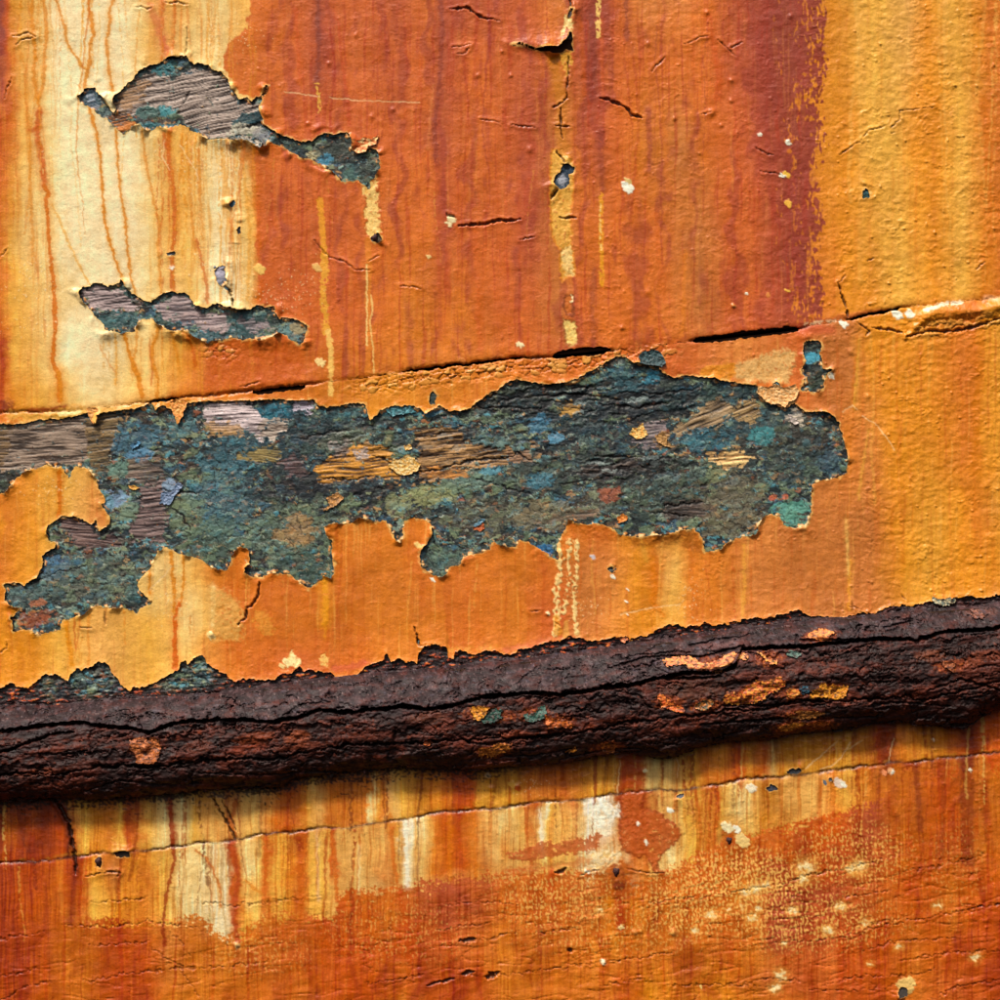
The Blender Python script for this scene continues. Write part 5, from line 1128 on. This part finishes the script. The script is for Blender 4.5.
exposed(P1, p_up, 'large upper-left loss: grey weathered wood with blue-green edges')
exposed(P2, p_up, 'second loss below it: narrow ragged strip of grey wood and blue-green paint')
exposed(P3, p_mid, 'long band of flaking blue-green paint and bare wood')
exposed(T2, p_mid, 'small upright loss showing dark and bright blue paint')
exposed(G1, p_up, 'dark gaping tear under lifted paint', drop=1.5)
exposed(G2, p_up, 'small dark blue loss with a grey-white centre')
for pts, c in SMALL:
    ym = pts[0][1]
    own = p_up if ym < 385 and not (pts[0][0] > 700 and ym > 340) else (p_mid if ym < 640 else (p_str if 760 < ym < 775 else p_low))
    jj_, ii_ = int(np.searchsorted(AY, pts[0][1])), int(np.searchsorted(AX, pts[0][0] + 2))
    exposed(pts, own, None, 'bare_chip', drop=-(float(HC[jj_, ii_]) - 1.5 - float(HU[jj_, ii_])))
slc = win(-110, 580, 1110, 716)
Fc = np.minimum(Y - (COATLOW - 14), RTOP + 10 - Y)[slc]
sheet('crumbling_edge', Fc, (HU + 1.5)[slc], UNDER[slc], M_UNDER, p_mid, slc, thick=4, label='dark and blue-green crust laid bare along the top of the strake')

# ------------------------------------------------------------------ the strake
strake = link(bpy.data.objects.new('rubbing_strake', None))
strake.location = (0, 0, 0)
strake['label'] = 'dark brown rusted rubbing strake, split lengthwise, running across the painted hull'
strake['category'] = 'rubbing strake'
SC = (DIST * 1000 - 26) / (DIST * 1000)               # it stands 30 to 40 mm proud of the planks
Fu = np.minimum(FR, -dA - .1); Fl = np.minimum(FR, dA - .1)
hrr = HR
up_l = sheet('upper_layer', Fu, hrr, RC, M_RUST, strake, SLR, thick=14, label='greyer upper layer of the strake', scale=SC)
lo_l = sheet('lower_layer', Fl, hrr, RC, M_RUST, strake, SLR, thick=14, label='redder lower layer of the strake', scale=SC)
xs_ = AX
core = board('core', G(0) + RTOP + 6, G(0) + RBOT - 6, -.012, .003, M_WOOD, strake)


# ------------------------------------------------------------------ loose flakes, tabs and nails
def flake(pts, base, h0, c, parent, label=None, curl=1.2, tilt=(0, 0), th=.9, c2=None, mix=.5, scale=1.0, name='paint_flake', rough=1.0):
    """one flake of paint with ragged outline, curled rim and thickness"""
    pts = P(pts)
    xa = [p[0] for p in pts]; ya = [p[1] for p in pts]
    xs = np.arange(min(xa) - 3, max(xa) + 3, .7, dtype=f4); ys = np.arange(min(ya) - 3, max(ya) + 3, .7, dtype=f4)
    gx, gy = np.meshgrid(xs, ys)
    if base is HRG: rough = 2.0
    F = poly_sdf_xy(gx + .8 * rough * gn(gx / 2.4, gy / 2.4, 3) + 1.0 * rough * gn(gx / 6, gy / 6, 5), gy + .8 * rough * gn(gx / 2.4, gy / 2.4, 4), pts)
    cx, cy = sum(xa) / len(xa), sum(ya) / len(ya)
    i0 = int(np.clip(np.searchsorted(AX, cx), 0, NX - 1)); j0 = int(np.clip(np.searchsorted(AY, cy), 0, NY - 1))
    if base is HRG:
        ii = np.clip(np.searchsorted(AX, gx), 0, NX - 1); jj = np.clip(np.searchsorted(AY, gy), 0, NY - 1)
        b0 = HSM[jj, ii]
    else:
        b0 = base[j0, i0]
    H = b0 + h0 + curl * np.exp(-np.clip(F, 0, 99) / 2.0) + tilt[0] * (gx - cx) + tilt[1] * (gy - cy) + .5 * gn(gx / 3, gy / 2.4, 5) + .35 * gn(gx / 1.4, gy / 1.3, 6)
    C0 = 1; n = smooth(-.3, .4, gn(gx / 3.5, gy / 3, 7) + .5 * gn(gx / 1.6, gy / 1.5, 8) + (mix - .5) * 2)
    C = mixc(np.broadcast_to(col(c), gx.shape + (3,)), np.broadcast_to(col(c2 or c), gx.shape + (3,)), n) * (1 + .35 * gn(gx / 2, gy / 1.6, 9)[..., None])
    if base is HRG: C = mixc(C, np.broadcast_to(lin((58, 32, 24)), C.shape), smooth(.0, .5, gn(gx / 4.5, gy / 2.6, 2) + .6 * gn(gx / 1.7, gy / 1.4, 3)) * .85)
    return sheet(name, F, H, np.clip(C, .003, .9).astype(f4), M_FLAKE, parent, thick=th, label=label, xs=xs, ys=ys, scale=scale)


HRG = np.zeros((NY, NX), f4); HRG[SLR] = HR
HSM = HRG.copy()
for _ in range(6):
    HSM[1:-1, 1:-1] = (HSM[:-2, 1:-1] + HSM[2:, 1:-1] + HSM[1:-1, :-2] + HSM[1:-1, 2:] + HSM[1:-1, 1:-1]) / 5
HSM[SLR] += 1.0

CR = (240, 204, 130)
for pts, c, c2, lb in [
    ('388,466 394,458 400,460 406,454 414,458 420,464 418,470 410,474 402,475 396,472', (238, 206, 140), (214, 160, 70), 'cream flake at the middle of the blue-green band'),
    ('404,446 410,444 412,449 406,450', 'C', 'F', None),
    ('630,434 632,428 637,428 642,423 645,428 647,434 642,438 636,439', (240, 200, 120), (226, 160, 70), 'cream flake at the right of the blue-green band'),
    ('656,436 662,432 667,436 667,444 670,447 664,446 657,441', (196, 150, 90), (150, 110, 60), None),
    ('617,518 622,514 626,515 628,519 622,522 618,523', (226, 140, 60), 'O', 'orange flake near the lower edge of the band'),
    ('472,528 478,524 482,521 485,528 480,531', (196, 100, 46), (170, 84, 44), None),
    ('472,526 480,520 485,518 484,521 476,527', (110, 150, 170), (70, 110, 130), None),
    ('128,486 134,485 140,488 134,490', (232, 180, 80), (190, 130, 60), None),
    ('326,498 338,492 344,498 338,504 322,512 330,504', (196, 140, 76), (150, 110, 70), None),
    ('788,414 792,416 799,422 794,425 789,420', (216, 200, 190), (150, 140, 130), None),
    ('162,492 172,492 178,482 183,486 176,494 170,505 160,503', (128, 146, 176), (96, 120, 150), None),
    ('130,446 140,441 141,443 133,450', (90, 150, 190), (60, 100, 130), None),
    ('386,410 398,404 410,406 416,412 404,414 392,416', (48, 86, 94), (86, 150, 160), None),
]:
    flake(pts, HU, .9, c, p_mid, lb, c2=c2, tilt=(0, -.03), curl=.8)
flake('638,357 643,352 652,350 660,352 662,358 666,363 662,367 655,366 648,365 640,363', HC, 1.5, (40, 58, 60), p_mid, 'dark tab standing up at the top of the band', c2=(70, 96, 100), curl=1.4, tilt=(0, .05), th=3)
flake('758,386 768,388 775,384 784,388 796,384 798,392 794,400 788,402 784,408 778,404 770,404 764,400 758,394', HU, 3.2, (224, 160, 90), p_mid, 'crumbling orange tab over the top edge of the band', c2=(236, 190, 130), curl=1.5, tilt=(0, -.03), th=3)
flake('353,142 360,140 366,138 372,140 376,137 379,136 376,144 368,147 366,152 358,154 352,150', HU, 3.0, (224, 130, 70), p_up, 'curled orange flake at the right end of the upper-left loss', c2=(240, 196, 130), curl=1.6, th=1.2)
flake('170,402 180,398 188,402 184,412 179,424 174,414', HC, .3, (224, 140, 60), p_mid, None, c2=(232, 170, 90), curl=1.0)
flake('88,408 98,408 98,420 94,424 90,418', HU, 3.4, (228, 170, 100), p_mid, None, c2=(226, 150, 70), curl=1.0)
flake('216,136 228,139 240,134 254,138 262,141 262,148 255,145 244,142 232,143 222,141', HU, 1.4, (196, 186, 168), p_up, None, c2=(60, 90, 100), curl=1)

for pts, c, c2, lb in [
    ('132,739 143,736 149,740 154,736 161,740 161,756 154,763 144,762 138,762 137,752 132,748', (196, 112, 56), (150, 82, 44), 'square orange crust on the left of the strake'),
    ('471,707 480,705 489,707 487,713 482,719 474,718 472,712', (228, 152, 44), (196, 120, 40), 'amber flake near the middle of the strake'),
    ('488,712 495,707 502,709 500,716 503,716 494,722 484,722 480,719', (44, 84, 72), (28, 44, 42), 'dark green scrap beside the amber flake'),
    ('524,713 532,713 538,708 545,704 546,712 540,718 532,721 525,719', (48, 84, 72), (60, 100, 88), 'dark green scrap near the middle of the strake'),
    ('543,712 550,716 558,718 568,720 574,725 570,727 560,726 549,728 545,722', (206, 108, 40), (150, 70, 30), None),
    ('478,748 490,747 500,742 510,744 508,750 498,755 490,758 484,754 480,760', (206, 126, 46), (150, 84, 34), 'ochre flake hanging at the lower edge of the strake'),
    ('566,752 574,748 577,750 570,753', (216, 140, 50), (180, 100, 36), None),
    ('423,740 429,738 432,741 430,745 424,744', (196, 104, 50), (150, 70, 36), None),
    ('663,660 670,658 680,657 688,656 694,658 700,662 708,663 716,660 722,656 730,653 738,652 747,654 748,657 738,660 730,662 724,668 718,673 708,671 698,671 688,668 686,664 676,664 666,665', (226, 126, 80), (238, 164, 90), 'long salmon flake on the upper face of the strake'),
    ('757,652 762,653 768,658 775,660 777,663 768,663 764,658', (226, 130, 70), (238, 170, 80), None),
    ('808,635 814,631 822,629 831,630 833,633 828,638 820,641 814,638 807,637', (232, 150, 70), (236, 130, 70), 'orange flake on the right part of the strake'),
    ('656,694 662,693 666,697 670,699 676,704 684,709 684,712 674,710 662,706 658,700', (206, 88, 34), (226, 130, 50), None),
    ('696,702 704,699 712,700 711,706 702,710 695,707', (196, 120, 50), (90, 90, 70), None),
    ('723,694 733,692 738,695 742,688 750,684 756,680 764,681 770,678 780,676 783,684 776,690 768,692 764,698 754,702 742,704 730,703 722,702', (196, 88, 44), (232, 150, 50), 'rough orange crust with yellow bits on the strake'),
    ('785,690 790,688 796,688 798,692 794,697 788,698', (214, 110, 40), (236, 160, 70), None),
    ('808,698 811,690 816,688 822,681 826,686 832,684 846,686 846,693 842,697 834,699 826,697 816,696', (232, 156, 44), (214, 130, 36), 'bright amber flake on the lower right of the strake'),
    ('798,687 806,685 808,690 802,694', (50, 96, 116), (30, 50, 60), None),
    ('786,716 794,713 800,710 812,711 824,713 814,718 800,719 790,717', (206, 136, 66), (160, 96, 40), None),
    ('778,728 786,724 796,723 802,722 806,724 798,728 790,732 782,731', (216, 140, 50), (190, 110, 40), None),
    ('806,724 820,722 832,723 824,727 812,727', (206, 112, 40), (150, 70, 30), None),
    ('600,744 606,742 612,744 616,746 614,752 610,755 604,752', (206, 116, 40), (150, 80, 36), None),
    ('938,660 944,661 952,660 954,663 951,668 952,672 946,668 942,666', (160, 90, 50), (120, 60, 36), None),
    ('936,598 944,600 952,599 960,600 958,604 950,607 944,606 936,602', (206, 190, 150), (110, 130, 120), 'pale grey-green flake on the top edge of the strake'),
    ('972,610 980,610 985,614 984,618 974,618', (140, 84, 60), (90, 60, 60), None),
    ('620,640 627,638 630,641 624,644', (226, 130, 80), (150, 90, 60), None),
    ('785,651 794,650 800,653 796,657 788,656', (96, 124, 110), (70, 96, 90), None),
]:
    flake(pts, HRG, .1, c, strake, lb, c2=c2, curl=.9, scale=SC, th=2.2, name='paint_flake')


def nail(x, y, r, parent, label=None, c=None):
    """corroded nail head: domed, slotted by rust, sitting in a shallow crater"""
    nseg, rings = 18, 5
    v = [(0, -1.25 * r * MM * .5, 0)]; f = []
    for k in range(1, rings + 1):
        t = k / rings
        for i in range(nseg):
            a = 2 * math.pi * i / nseg
            rr = r * t * (1 + .16 * math.sin(3 * a + x) + .10 * math.sin(5 * a + y))
            v.append((rr * math.cos(a) * MM, -(1.25 * r * .5 * (1 - t ** 2.2) + .25 * math.sin(7 * a + 5 * t)) * MM, rr * math.sin(a) * 1.25 * MM))
    for i in range(nseg): f.append((0, 1 + (i + 1) % nseg, 1 + i))
    for k in range(rings - 1):
        for i in range(nseg):
            a, b = 1 + k * nseg + i, 1 + k * nseg + (i + 1) % nseg
            f.append((a, b, b + nseg, a + nseg))
    me = bpy.data.meshes.new('nail_head'); me.from_pydata(v, [], f); me.update()
    for p in me.polygons: p.use_smooth = True
    me.materials.append(M_NAIL)
    o = bpy.data.objects.new('nail_head', me)
    j = int(np.searchsorted(AY, y)); i = int(np.searchsorted(AX, x))
    o.location = ((x - 500) * MM, -(float(HC[j, i]) - .3) * MM, Z0 + (500 - y) * MM)
    return link(o, parent, label)


nail(616, 871, 3.6, p_low, 'larger corroded nail head bleeding orange rust')
nail(729, 840, 3.0, p_low, 'smaller corroded nail head to its right')
nail(99, 861, 3.2, p_low, 'dark nail head at the left under the seam')
nail(375, 238, 3.0, p_up, None)
